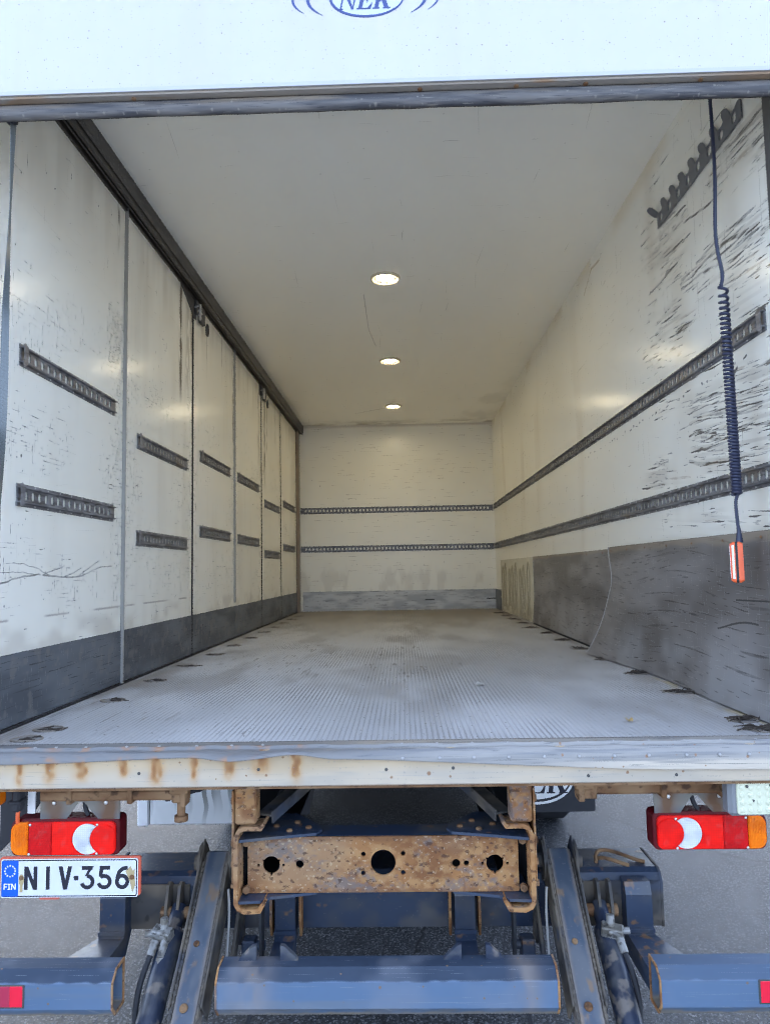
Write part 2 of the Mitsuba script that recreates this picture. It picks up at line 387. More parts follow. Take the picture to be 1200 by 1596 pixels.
def f_nose(p, n, uv):
    x, y, z = p.x, p.y, p.z
    c = over(C(.158, .155, .154), (.275, .262, .245), smoothstep(-.35, .3, x + .3 * (fbm(x * 3, y * 20, 3) - .5)))
    c = over(c, (.510, .449, .361), smoothstep(.35, .75, x + .25 * (noise(x * 6, 2) - .5)) * (1 - smoothstep(1.055, 1.070, z)) * .85)
    c = over(c, (.141, .145, .154), smoothstep(.48, .72, fbm(x * 5, y * 60, z * 90)) * .65)
    k = dashes(x, y - z, .25, .014, 301, .6, 0, .01, .48, .0016) + dashes(x, y - z, .09, .009, 302, .5, 0, .03, .48, .0012)
    c = over(c, (.088, .092, .097), dr.clip(k, 0, 1) * .6)
    c = over(c, (.062, .062, .063), dr.exp(-dr.square((y - .082) / .0025)) * .85)
    r = mi.Float(0)
    for s in RUSTX:
        r += dr.exp(-dr.square((x - s) / .02)) * (dr.exp(-dr.square((z - 1.075) / .012)) + dr.exp(-dr.square((y - .028) / .012)))
    c = over(c, (.317, .150, .062), dr.clip(r * smoothstep(.3, .7, noise(x * 80, y * 80, z * 60)), 0, .8))
    return over(c, (.264, .123, .053), specks(x, y - z, .028, 31, .3 * smoothstep(.1, .5, x), .05, .22) * .8)

def f_rust(p, n, uv):
    x, y, z = p.x, p.y, p.z
    w = .03 * (fbm(x * 20, y * 20, z * 20, octaves=3) - .5)
    a = fbm(x * 9 + w * 30, y * 9, z * 9 + 3, octaves=5)
    c = over(C(.315, .148, .054), (.20, .085, .032), smoothstep(.36, .64, a))
    c = over(c, (.40, .225, .095), smoothstep(.42, .66, fbm(x * 30, y * 30, z * 30 + 30, octaves=4)) * .65)
    c = over(c, (.30, .20, .12), smoothstep(.45, .70, fbm(x * 5, y * 5, z * 5 + 60, octaves=2)) * .5)
    q = fbm(x * 8 + 3.1, y * 8, z * 9 + 9, octaves=3) + .50 * (fbm(x * 70, y * 70, z * 70 + 2) - .5)
    c = over(c, (.115, .125, .135), smoothstep(.54, .76, q) * .60)
    edge = dr.minimum(dr.abs(z - .652), dr.abs(z - .810))
    c = over(c, (.15, .066, .03), (1 - smoothstep(.001, .018, edge + .016 * (noise(x * 70, z * 70) - .5))) * .6)
    run = dashes(z, x + .004 * noise(z * 90), .10, .030, 331, .20, 0, .05, .48, .007)
    c = over(c, (.16, .066, .03), run * .45)
    c = over(c, (.06, .030, .018), smoothstep(.60, .74, fbm(x * 85, y * 85, z * 85 + 5)) * .75)
    return over(c, (.50, .38, .25), smoothstep(.66, .80, fbm(x * 120, y * 120, z * 120 + 15)) * .5)

def h_rust(p, n, uv):
    return .0022 * fbm(p.x * 70, p.y * 70, p.z * 70) + .0009 * noise(p.x * 300, p.y * 300, p.z * 300)

def f_rust_dark(p, n, uv):
    x, y, z = p.x, p.y, p.z
    c = over(C(.173, .090, .045), (.270, .165, .090), smoothstep(.35, .7, fbm(x * 14, y * 14, z * 14)))
    return over(c, (.060, .034, .022), smoothstep(.55, .75, fbm(x * 45, y * 45, z * 45 + 5)) * .8)

def f_blue(p, n, uv):
    x, y, z = p.x, p.y, p.z
    c = over(C(.022, .036, .068), (.036, .052, .086), fbm(x * 5, y * 5, z * 5))
    c = over(c, (.075, .072, .068), smoothstep(.45, .75, fbm(x * 16, y * 16, z * 16 + 7)) * .45)
    c = over(c, (.128, .111, .089), smoothstep(.54, .76, fbm(x * 9, y * 9, z * 9 + 4)) * .55)
    c = over(c, (.204, .111, .051), smoothstep(.66, .80, fbm(x * 30, y * 30, z * 30 + 9)) * .75)
    return over(c, (.12, .125, .13), smoothstep(.80, .9, noise(x * 150, y * 150, z * 150)) * .3)

def f_bumper(p, n, uv):
    x, y, z = p.x, p.y, p.z
    c = over(C(.085, .140, .222), (.108, .160, .240), fbm(x * 4, y * 5, z * 9))
    c = over(c, (.15, .165, .18), smoothstep(.5, .8, fbm(x * 3, y * 9, z * 26 + 2)) * .5)
    c = over(c, (.022, .036, .062), smoothstep(.481, .486, z + .004 * (noise(x * 40, y * 40) - .5)) * (.86 + .14 * fbm(x * 9, y * 30)) * (1 - .5 * smoothstep(.5, .7, x)))  # top faces darkened in colour: part step grime, part stand-in for shade
    c = over(c, (.255, .208, .145), (1 - smoothstep(.390, .404, z + .016 * (fbm(x * 22, z * 20) - .5))) * .85)
    dirty = dr.exp(-dr.square((x + .375) / .05)) + dr.exp(-dr.square((x - .375) / .035))
    c = over(c, (.238, .200, .170), dirty * smoothstep(.2, .6, fbm(x * 20, y * 9, z * 9)) * .6)
    c = over(c, (.145, .136, .119), smoothstep(.5, .8, fbm(x * 12, y * 14, z * 14 + 4)) * (1 - smoothstep(.405, .42, z)) * .7)
    c = over(c, (.187, .204, .238), smoothstep(.55, .8, fbm(x * 7, y * 9, z * 5 + 8)) * .35)
    c = over(c, (.230, .255, .281), dr.clip(dashes(x, z + y, .3, .02, 311, .4, 0, .02, .48, .001) + dashes(x, z + y, .1, .014, 312, .3, 0, .2, .48, .0009), 0, 1) * .5)
    return over(c, (.221, .128, .068), specks(x, z + y, .035, 32, .14, .04, .22) * .85)

def f_arm(p, n, uv):
    x, y, z = p.x, p.y, p.z
    c = over(C(.061, .082, .115), (.119, .131, .148), smoothstep(.35, .7, fbm(x * 22, y * 9, z * 9)))
    e = dr.minimum(dr.abs(x + .608), dr.abs(x - .515))
    e = dr.minimum(e, dr.minimum(dr.abs(x + .532), dr.abs(x - .591)))
    c = over(c, (.213, .180, .152), (1 - smoothstep(.004, .02, e + .012 * (fbm(x * 40, y * 25, z * 25) - .5))) * .85)
    c = over(c, (.246, .156, .082), smoothstep(.6, .78, fbm(x * 30, y * 17, z * 17 + 3)) * .7)
    return over(c, (.20, .20, .20), smoothstep(.80, .90, noise(x * 170, y * 170, z * 170)) * .25)

def f_grime(p, n, uv):
    x, y, z = p.x, p.y, p.z
    c = over(C(.072, .068, .065), (.151, .126, .097), smoothstep(.35, .68, fbm(x * 12, y * 12, z * 12)))
    c = over(c, (.043, .061, .101), smoothstep(.52, .70, fbm(x * 7, y * 7, z * 7 + 6)) * .8)
    return over(c, (.022, .022, .022), smoothstep(.6, .8, fbm(x * 30, y * 30, z * 30 + 5)) * .6)

def f_seal(p, n, uv):
    x, y, z = p.x, p.y, p.z
    c = over(C(.060, .061, .068), (.135, .130, .128), smoothstep(.35, .68, fbm(x * 7, y * 30, z * 50)))
    c = over(c, (.240, .188, .128), smoothstep(.52, .72, fbm(x * 5, y * 30, z * 40 + 8)) * smoothstep(2.955, 2.99, z) * .75)
    c = over(c, (.028, .032, .044), dr.clip(dashes(x, z, .22, .012, 321, .6, 0, .02, .48, .0022) + dashes(x, z, .08, .007, 322, .5, 0, .04, .48, .0015), 0, 1) * .75)
    return over(c, (.272, .256, .224), dr.clip(dashes(x, z, .10, .008, 323, .45, 0, .04, .48, .0014) + specks(x, z, .02, 33, .2, .05, .3), 0, 1) * .5)

def f_door(p, n, uv):
    x, z = p.x, p.z
    c = over(C(.53, .53, .53), (.505, .50, .495), fbm(x * 1.5, z * 2, 3))
    k = specks(x, z, .030, 34, .42, .022, .085) + specks(x + .013, z + .02, .075, 35, .40, .012, .045) * .9 + specks(x, z, .012, 36, .14, .05, .13) * .7
    c = over(c, (.22, .15, .09), dr.clip(k, 0, 1) * .8)
    c = over(c, (.48, .455, .41), smoothstep(.5, .8, fbm(x * 14, z * 1.5, 17)) * .25)
    return over(c, (.64, .55, .42), dr.exp(-dr.square((x + .01) / .05)) * smoothstep(3.02, 3.18, z) * smoothstep(.3, .7, fbm(x * 14, z * 2, 7)) * .35)

def f_channel(p, n, uv):
    x, y, z = p.x, p.y, p.z
    c = over(C(.376, .344, .300), (.288, .256, .216), fbm(x * 3, y * 30, z * 30))
    c = over(c, (.304, .160, .064), smoothstep(.62, .82, fbm(x * 6, y * 40, z * 30 + 4)) * .7)
    return over(c, (.320, .176, .072), (smoothstep(.85, 1.15, x) + smoothstep(.8, 1.1, -x)) * smoothstep(.4, .6, noise(x * 9, y * 60)) * .6)

def f_track(p, n, uv):
    c = over(C(.022, .020, .019), (.051, .044, .037), smoothstep(.3, .7, fbm(p.y * 3, p.z * 30, p.x * 30)))
    return over(c, (.097, .088, .079), smoothstep(.78, .9, noise(p.y * 60, p.z * 160, p.x * 90)) * .5)

def f_rail(p, n, uv):
    q = p.x + p.y
    c = over(C(.135, .135, .145), (.23, .23, .24), smoothstep(.35, .7, fbm(q * 9, p.z * 60, 3)))
    c = over(c, (.055, .052, .05), smoothstep(.6, .78, noise(q * 30, p.z * 150, 5)) * .6)
    return over(c, (.20, .16, .12), smoothstep(.62, .8, fbm(q * 5, p.z * 9, 9)) * .5)

def h_asphalt(p, n, uv):
    a = voronoi(p.x * 95, p.y * 95)
    b = voronoi(p.x * 210 + 7, p.y * 210)
    return 0.0035 * (1 - smoothstep(.1, .62, a[0])) * (.4 + .6 * a[2]) + .0012 * (1 - smoothstep(.1, .6, b[0]))

def f_asphalt(p, n, uv):
    x, y = p.x, p.y
    a = voronoi(x * 95, y * 95)
    b = voronoi(x * 210 + 7, y * 210)
    e = voronoi(x * 52 + 3, y * 52)
    c = over(C(.044, .048, .056), (.031, .033, .038), smoothstep(.35, .7, fbm(x * 1.4, y * 1.4, 3)))
    c = over(c, (.050, .043, .036), smoothstep(.46, .7, fbm(x * 2.3, y * 2.3, 13)) * (1 - smoothstep(-.9, -.2, x)) * .6)
    c *= .55 + .9 * fbm(x * 26, y * 26, 4)
    sa, se, sb = 1 - smoothstep(.28, .50, a[0]), 1 - smoothstep(.18, .40, e[0]), 1 - smoothstep(.2, .5, b[0])
    c = over(c, (.14, .142, .150), sa * smoothstep(.60, 1.0, a[2]) * .95)
    c = over(c, (.012, .012, .013), sa * (1 - smoothstep(.12, .32, a[2])) * .85)
    c = over(c, (.175, .174, .178), se * smoothstep(.74, .98, e[2]) * .9)
    c = over(c, (.010, .010, .011), se * (1 - smoothstep(.10, .20, e[2])) * .9)
    c = over(c, (.32, .32, .33), sb * smoothstep(.90, .95, b[2]) * .9)
    c = over(c, (.014, .014, .015), smoothstep(.50, .62, a[0]) * .7)
    c = over(c, (.54, .525, .49), smoothstep(2.6, 3.4, -y + .5 * fbm(x * 1.2, y * 1.2, 33)) * .9)      # unseen paler ground behind the camera, added to bounce light onto the ceiling
    # cracks
    def crack(pts, w):
        s = mi.Float(0)
        wx = x + .05 * (fbm(x * 9, y * 9, 5) - .5) + .016 * (noise(x * 60, y * 60) - .5)
        wy = y + .05 * (fbm(x * 9, y * 9, 25) - .5) + .016 * (noise(x * 60, y * 60, 9) - .5)
        for q0, q1 in zip(pts[:-1], pts[1:]):
            s += seg(wx, wy, q0, q1, w)
        return dr.clip(s, 0, 1)
    k = crack([(1.05, 3.1), (1.32, 2.75), (1.55, 2.3), (1.9, 2.0), (2.6, 1.85)], .010) + crack([(-.87, .2), (-.80, .75), (-.9, 1.3), (-1.6, 1.8)], .022) + crack([(-.1, .4), (.15, 1.4), (.05, 2.6)], .010) + crack([(.35, .35), (.55, .6), (.75, .55)], .008)
    return over(c, (.010, .010, .011), k * .9)

def mat(key, b): scene[key] = b

mat('m_left', principled(proc(f_left), .20, specular=.05))
mat('m_right', principled(proc(f_right), .20, specular=.05))
mat('m_front', principled(proc(f_front), .30, specular=.45))
mat('m_ceiling', principled(proc(f_ceiling), .22, specular=.3))
mat('m_kick_left', principled(proc(f_kick_left), .42, specular=.5))
mat('m_kick_front', principled(proc(f_kick_front), .38, specular=.5))
mat('m_kick_right', two(principled(proc(f_kick_right), .36, specular=.5)))
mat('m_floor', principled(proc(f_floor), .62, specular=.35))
mat('m_sill', principled(proc(f_sill), .45))
mat('m_nose', two(principled(proc(f_nose), .34, specular=.5)))
mat('m_rust', two({'type': 'bumpmap', 'arbitrary': proc(h_rust, eps=.001), 'scale': 1.0, 'bsdf': principled(proc(f_rust), .75, specular=.3)}))
mat('m_rust_dark', principled(proc(f_rust_dark), .85, specular=.2))
mat('m_blue', two(principled(proc(f_blue), .34, specular=.55)))
mat('m_bumper', two(principled(proc(f_bumper), proc(lambda p, n, uv: .30 + .45 * smoothstep(.480, .487, p.z)), specular=.45)))
def f_cyl(p, n, uv):
    c = over(C(.024, .034, .060), (.075, .08, .09), smoothstep(.4, .7, fbm(p.x * 20, p.y * 20, p.z * 20)))
    return over(c, (.22, .19, .16), smoothstep(.56, .74, fbm(p.x * 30, p.y * 30, p.z * 30 + 5)) * .8)
mat('m_cyl', principled(proc(f_cyl), .35, specular=.6))
mat('m_fitting', principled((.36, .32, .22), .5))
mat('m_arm', principled(proc(f_arm), .45))
mat('m_grime', two(principled(proc(f_grime), .7, specular=.3)))
mat('m_seal', principled(proc(f_seal), .6))
mat('m_door', principled(proc(f_door), .25))
mat('m_channel', principled(proc(f_channel), .4))
mat('m_track', principled(proc(f_track), .38))
mat('m_rail', two(principled(proc(f_rail), .40, metallic=.25)))
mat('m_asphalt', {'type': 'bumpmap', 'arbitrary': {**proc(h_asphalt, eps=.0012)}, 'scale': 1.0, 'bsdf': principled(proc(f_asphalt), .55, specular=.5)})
mat('m_galvanised', principled((.46, .46, .46), .35, metallic=.6))
mat('m_edge', principled((.34, .33, .32), .5))
mat('m_rivet', principled((.33, .325, .32), .4, metallic=.3))
mat('m_screw', principled((.62, .61, .58), .3, metallic=.5))
def f_dirty(p, n, uv):
    c = over(C(.30, .295, .28), (.17, .155, .13), smoothstep(.38, .62, fbm(p.x * 40, p.y * 40, p.z * 40)))
    return over(c, (.05, .048, .045), smoothstep(.55, .72, fbm(p.x * 75, p.y * 75, p.z * 75 + 3)) * .8)
mat('m_dirty_metal', principled(proc(f_dirty), .5, metallic=.2))
mat('m_platform', principled((.34, .34, .34), .5, metallic=.3))
mat('m_bezel', principled((.62, .55, .40), .35))
mat('m_steel', principled((.42, .42, .41), .4, metallic=.4))
mat('m_rack', principled((.12, .123, .13), .5))
mat('m_dark_steel', principled((.06, .058, .055), .5))
mat('m_gap', principled((.02, .02, .021), .8))
mat('m_chassis', principled((.022, .023, .026), .6))
mat('m_rubber', principled((.022, .023, .028), .65))
mat('m_cable', principled((.028, .033, .065), .38))
mat('m_outer_white', principled((.75, .75, .74), .4))
mat('m_trim', principled((.30, .29, .27), .42, metallic=.2))
mat('m_post_brown', principled((.24, .185, .14), .5))
mat('m_orange', principled((.80, .13, .035), .38, clearcoat=.3))
mat('m_white_plastic', principled((.78, .78, .76), .4))
def lens_fn(base, dark, step):
    def f(p, n, uv):
        g = dr.maximum(dr.abs(p.x / step - dr.floor(p.x / step) - .5), dr.abs(p.z / step - dr.floor(p.z / step) - .5)) * 2
        c = over(C(*base), dark, smoothstep(.55, 1.0, g) * .35)
        c = over(c, dark, smoothstep(.35, .8, fbm(p.x * 22, p.z * 30, 5)) * .5)
        return over(c, (.25, .20, .18), smoothstep(.55, .85, fbm(p.x * 60, p.z * 60, 9)) * .10)
    return proc(f)
mat('m_red', principled(lens_fn((.66, .004, .006), (.36, .001, .003), .0050), .2, specular=.3, clearcoat=.25))
mat('m_red_bright', principled(lens_fn((.97, .008, .003), (.62, .002, .002), .0070), .2, specular=.3, clearcoat=.25))
mat('m_amber', principled(lens_fn((.95, .22, .003), (.62, .10, .002), .0040), .2, specular=.3, clearcoat=.25))
mat('m_clear_lens', principled(lens_fn((.74, .75, .76), (.40, .42, .44), .0060), .2, specular=.3, clearcoat=.3))
mat('m_housing', principled((.11, .005, .009), .22))
mat('m_plate_white', principled((.64, .66, .69), .35))
mat('m_ink', principled((.012, .014, .026), .4))
mat('m_plate_blue', principled((.005, .10, .62), .35))
mat('m_plate_holder', principled((.55, .10, .055), .5))
mat('m_stain', principled((.42, .33, .17), .6))
mat('m_logo_blue', principled((.045, .07, .22), .3))
mat('m_logo_pale', principled((.50, .56, .74), .3))
mat('m_logo_grey', principled((.30, .31, .40), .3))
mat('m_reflector', principled((.80, .015, .045), .2, clearcoat=.6))
mat('m_reflector_dark', principled((.42, .03, .07), .2, clearcoat=.6))
mat('m_led_lens', principled((.60, .62, .46), .3))
mat('m_led_body', principled((.20, .21, .22), .55))
mat('m_dirt', principled((.055, .043, .034), .9))
mat('m_ring_bed', principled((.20, .19, .18), .9))
mat('m_ring', principled((.21, .18, .15), .7))
mat('m_leaf', two(principled((.42, .29, .11), .6)))
mat('m_paper', two(principled((.45, .43, .39), .6)))
mat('m_glue', principled((.36, .32, .22), .6))
def f_glueboard(p, n, uv):
    c = over(C(.66, .63, .53), (.52, .49, .38), fbm(p.y * 7, p.z * 5, 3))
    return over(c, (.26, .22, .15), (1 - smoothstep(1.12, 1.28, p.z)) * smoothstep(.42, .62, fbm(p.y * 14, p.z * 14, 8)) * .8)
mat('m_glueboard', principled(proc(f_glueboard), .5))
def f_strap(p, n, uv):
    w = dr.abs(p.z * 420 - dr.floor(p.z * 420) - .5) * 2
    return over(C(.045, .055, .055), (.14, .16, .17), w)
mat('m_strap', two(principled(proc(f_strap), .30, specular=.8)))
def f_board(p, n, uv):
    c = over(C(.72, .72, .70), (.60, .60, .58), fbm(p.x * 5, p.z * 5, 3))
    s = smoothstep(.52, .74, noise(p.x * 42 + .8 * noise(p.z * 14), p.z * 3.5, 5)) * smoothstep(.40, .62, p.z + .12 * (noise(p.x * 17, 4) - .5))
    return over(c, (.12, .12, .10), s * .85)
mat('m_board', principled(proc(f_board), .5))

# ------------------------------------------------------------------ ground
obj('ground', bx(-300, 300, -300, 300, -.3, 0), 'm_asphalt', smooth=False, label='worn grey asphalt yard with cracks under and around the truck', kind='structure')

# ------------------------------------------------------------------ the truck
TR = thing('box_truck', 'white box truck seen from behind with its empty cargo box open and lamps lit', 'truck')
W, FZ, CZ, LEN = 1.22, 1.10, 3.432, 6.862
FAR = LEN + .06

# --- side door panels on the left
RAILS = [(.305, 1.105, 2.345, 1.868), (1.38, 2.185, 2.245, 1.770), (2.46, 3.255, 2.345, 1.862), (3.505, 4.33, 2.345, 1.858), (4.595, 5.40, 2.240, 1.765), (5.64, 6.47, 2.335, 1.860)]
def rail_mesh(length, wide=True):
    """lashing rail along +s (0..length), height centred on 0, standing out along +d: returned as (s, d, h) meshes and its screws."""
    h = .039
    pitch = .0455
    n = max(1, int((length - .05) / pitch))
    s0 = (length - (n - 1) * pitch) / 2
    slots = [rrect(s0 + k * pitch - .0105, s0 + k * pitch + .0105, -.0155, .0155, .010) for k in range(n)]
    web = sbox(0, -.024, length, .024).difference(unary_union(slots))
    return h, web, n, s0, pitch

def rail(parent, wall, s_a, s_b, zc, screws_every=.091, label=None, end_plate=True):
    """wall: 'left', 'right' or 'front'."""
    L = s_b - s_a
    h, web, n, s0, pitch = rail_mesh(L)
    ms = []
    m = trimesh.creation.extrude_polygon(web, .003, engine='earcut'); v = m.vertices.copy()
    m.vertices = np.c_[v[:, 0], v[:, 2] + .003, v[:, 1]]; ms.append(m)                     # slotted web, recessed
    for sg in (-1, 1):
        lo, hi = sorted((sg * .0385, sg * .027))
        ms.append(bx(0, L, 0, .0035, lo, hi, .001))                                        # screw flange
        lo, hi = sorted((sg * .027, sg * .0225))
        ms.append(bx(0, L, 0, .017, lo, hi, .0012))                                        # raised lip
    if end_plate:
        ms.append(prism(Polygon([(0, -.036), (.012, -.040), (.030, -.028), (.030, .028), (.012, .040), (0, .036), (.005, .0)]), 'y', .0185, .016))
    body = cat(*ms)
    sc = [dome((s, .0036, sg * .033), .0033, .0022, (0, 1, 0), 8) for s in np.arange(.03, L - .01, screws_every) for sg in (-1, 1)]
    sc = cat(*sc)
    for g in (body, sc):
        v = g.vertices.copy()
        s, d, hh = v[:, 0] + s_a, v[:, 1], v[:, 2] + zc
        if wall == 'left': g.vertices = np.c_[-W + d, s, hh]; g.invert()
        elif wall == 'right': g.vertices = np.c_[W - d, s, hh]
        else: g.vertices = np.c_[s, LEN - d, hh]; g.invert()
        g.fix_normals()
    obj('lashing_rail', body, 'm_rail', parent, smooth=False, label=label)
    obj('rail_screws', sc, 'm_screw', parent, kind='stuff')

edges = [0.04] + SEAMS[:5] + [6.60]
for i in range(6):
    y0, y1 = edges[i] + .0045, edges[i + 1] - .0045
    key = obj('side_panel', bx(-1.262, -W, y0, y1, 1.112, 3.36, .002), 'm_left', TR, smooth=False)
    labels[key] = {'label': ['scuffed white side panel nearest the open rear, rub mark low down', 'white side panel with black run-off streaks under the runner plate',
                             'third white side panel from the rear', 'fourth white side panel, past the short joint strip', 'white side panel with its two rails set lower, near the front wall',
                             'white side panel in the far left corner'][i]}
    obj('kick_board', bx(-1.224, -1.2165, y0 + .001, y1 - .001, 1.112, 1.343, .001), 'm_kick_left', key, smooth=False)
    a, b, zu, zl = RAILS[i]
    rail(key, 'left', a, b, zu); rail(key, 'left', a, b, zl)
obj('side_wall_backing', bx(-1.300, -1.270, -.02, FAR, 1.0, 3.50), 'm_outer_white', TR, smooth=False)
obj('panel_gasket', bx(-1.2695, -1.2625, .04, LEN, 1.105, 3.36), 'm_gap', TR, smooth=False)
for y, z0, w in ((1.21, 1.106, .017), (3.39, 1.37, .022)):
    obj('joint_strip', cat(bx(-1.2205, -1.208, y - w / 2, y + w / 2, z0, 3.335, .003), bx(-1.2085, -1.2055, y - .004, y + .004, z0, 3.335, .001)), 'm_trim', TR, smooth=False)
for y in (2.30, 4.455, 5.49):
    obj('joint_strip', bx(-1.2205, -1.2155, y - .011, y + .011, 1.106, 3.34, .001), 'm_gap', TR, smooth=False)
obj('corner_post', cat(bx(-W, -1.192, 6.605, 6.66, 1.102, 3.33, .004), bx(-1.192, -1.186, 6.63, 6.645, 1.102, 3.33, .002), bx(-1.262, -1.2205, 6.66, LEN, 1.10, 3.36)), 'm_post_brown', TR, smooth=False)
obj('corner_post', bx(-1.219, -1.206, 6.675, LEN - .002, 1.102, 3.33, .002), 'm_trim', TR, smooth=False)

# door track in the left ceiling corner
prof = unary_union([sbox(-1.2195, 3.346, -1.157, 3.4315), sbox(-1.2195, 3.314, -1.2085, 3.347), sbox(-1.198, 3.325, -1.190, 3.347), sbox(-1.1775, 3.320, -1.163, 3.347)])
tk = obj('door_track', prism(prof, 'y', .06, LEN - .001), 'm_track', TR, smooth=False, label='black sliding door track along the top of the left wall')
obj('track_bolts', cat(*[dome((-1.157, y, 3.392 + .018 * ((k % 2) * 2 - 1)), .007, .004, (1, 0, 0), 10) for k, y in enumerate(np.arange(.5, 6.8, .26))]), 'm_dark_steel', tk, kind='stuff')
for j, y in enumerate((2.33, 4.42)):
    hk = obj('roller_hanger', cat(prism(Polygon([(y - .30, 3.318), (y - .26, 3.305), (y - .02, 3.20), (y + .03, 3.20), (y + .03, 3.318)]), 'x', -1.2195, -1.214) if j == 0 else bx(-1.2195, -1.214, y - .06, y + .05, 3.22, 3.318),
                                  bx(-1.214, -1.196, y - .015, y + .05, 3.225, 3.318, .004), bx(-1.21, -1.185, y + .06, y + .13, 3.19, 3.30, .006)), 'm_dark_steel', TR, smooth=False)
    obj('roller_pin', cat(*[rod((-1.215, y - .01 + k * .018, 3.268 - k * .022), (-1.172, y - .03 + k * .018, 3.275 - k * .022), .006, 10) for k in range(3)], rod((-1.19, y + .03, 3.20), (-1.19, y + .03, 3.30), .008, 10)), 'm_screw', hk)
    t = np.linspace(-.3, math.pi * 1.7, 22)
    obj('pull_ring', tube(np.c_[np.full(22, -1.186), y + .18 + .022 * np.sin(t), 3.185 + .036 * np.cos(t)], .007, 8), 'm_dark_steel', hk)

# --- front wall of the box
fw = obj('front_wall', bx(-W - .05, W + .05, LEN, FAR, 1.0, 3.48), 'm_front', TR, smooth=False, label='far white end wall of the cargo box with two lashing rails')
obj('kick_board', bx(-1.18, 1.212, LEN - .006, LEN + .001, 1.104, 1.341, .002), 'm_kick_front', fw, smooth=False)
rail(fw, 'front', -1.20, 1.205, 2.350, .06, end_plate=False); rail(fw, 'front', -1.20, 1.205, 1.868, .06, end_plate=False)

# --- right wall
rw = obj('right_wall', bx(W, W + .05, .06, LEN - .001, 1.0, 3.48), 'm_right', TR, smooth=False, label='white right wall with brown rub streaks near the rear opening')
rail(rw, 'right', .19, LEN - .02, 2.362); rail(rw, 'right', .10, LEN - .02, 1.873)
obj('right_wall_liner', bx(1.205, W + .002, 6.40, LEN - .003, 1.102, 1.34, .002), 'm_kick_left', rw, smooth=False)

def bowed_sheet(y0, y1, z0, z1, bow, ny=40, nz=26, thick=.004, off=.003):
    ys, zs = np.linspace(y0, y1, ny), np.linspace(z0, z1, nz)
    Y, Z = np.meshgrid(ys, zs, indexing='ij')
    X = W - off - np.vectorize(bow)(Y, Z)
    V = np.vstack([np.c_[X.ravel(), Y.ravel(), Z.ravel()], np.c_[(X + thick).ravel(), Y.ravel(), Z.ravel()]])
    N = ny * nz; F = []
    for i in range(ny - 1):
        for k in range(nz - 1):
            a, b, c, d = i * nz + k, (i + 1) * nz + k, (i + 1) * nz + k + 1, i * nz + k + 1
            F += [[a, c, b], [a, d, c], [a + N, b + N, c + N], [a + N, c + N, d + N]]
    rim = [i * nz for i in range(ny)] + [(ny - 1) * nz + k for k in range(1, nz)] + [i * nz + nz - 1 for i in range(ny - 2, -1, -1)] + [k for k in range(nz - 2, 0, -1)]
    for a, b in zip(rim, rim[1:] + rim[:1]):
        F += [[a, b, b + N], [a, b + N, a + N]]
    m = trimesh.Trimesh(V, F, process=False); m.fix_normals()
    return m
def bow_far(y, z):
    t = max(0.0, 1 - (z - 1.118) / .30)
    return .006 + .020 * t * t
def bow_near(y, z):
    t = max(0.0, 1 - (z - 1.108) / .42)
    k = .022 + .085 * max(0.0, min(1.0, (y - 1.0) / .95)) ** 1.5
    return .018 + k * t ** 2.2 + .006 * math.sin(y * 4 + z * 5) * (.4 + t) + .003
obj('glue_patch', bx(1.208, W + .002, 4.31, 6.36, 1.112, 1.687, .002), 'm_glueboard', rw, smooth=False, label='bare pale patch with rows of old glue where a sheet is missing')
gl = []
for k in range(8):
    y = 4.46 + k * .235 + .03 * math.sin(k * 2.3)
    top = 1.645 - .03 * ((k * 7) % 3)
    h = spline([(1.2075, y, 1.14 + .03 * (k % 3)), (1.2075, y + .02, 1.35), (1.2075, y + .015, top - .05), (1.2075, y + .055, top), (1.2075, y + .10, top - .06), (1.2075, y + .105, 1.36), (1.2075, y + .12, 1.16 + .02 * (k % 2))], 36)
    gl.append(tube(h, .0085, 6))
obj('glue_beads', cat(*gl), 'm_glue', rw, kind='stuff')
obj('kick_sheet', bowed_sheet(1.86, 4.30, 1.116, 1.688, bow_far), 'm_kick_right', rw, label='brown-grey kick sheet in the middle of the right wall')
def warp_near(m):
    v = m.vertices
    f = np.clip((v[:, 1] - 1.6) / .35, 0, 1)
    v[:, 1] += f * .12 * np.clip(1 - (v[:, 2] - 1.11) / .42, 0, 1) ** 1.5
    v[:, 1] -= f * .05 * np.exp(-((v[:, 2] - 1.53) / .09) ** 2)
    return m
obj('kick_sheet', warp_near(bowed_sheet(.08, 1.94, 1.106, 1.697, bow_near, 60, 40)), 'm_kick_right', rw, label='brown-grey kick sheet nearest the rear whose loose corner curls onto the floor')
obj('sheet_screws', cat(*[dome((W - .0285, y, 1.676), .005, .003, (-1, 0, 0), 8) for y in np.arange(.25, 1.9, .27)], *[dome((W - .011, y, 1.668), .005, .003, (-1, 0, 0), 8) for y in np.arange(2.1, 4.3, .36)]), 'm_rust_dark', rw, kind='stuff')
obj('floor_gap_seal', cat(bx(1.196, 1.219, 1.95, 4.30, 1.1015, 1.112), bx(-1.2155, -1.211, .05, 6.6, 1.101, 1.107)), 'm_gap', TR, smooth=False)

ed = []
for z in np.linspace(1.108, 1.697, 40):
    v = np.array([[W - .003 - bow_near(1.94, z), 1.94, z]])
    class _M: vertices = v
    ed.append(warp_near(_M).vertices[0] + [.001, .001, 0])
obj('sheet_edge', tube(np.array(ed), .0042, 6), 'm_edge', rw)

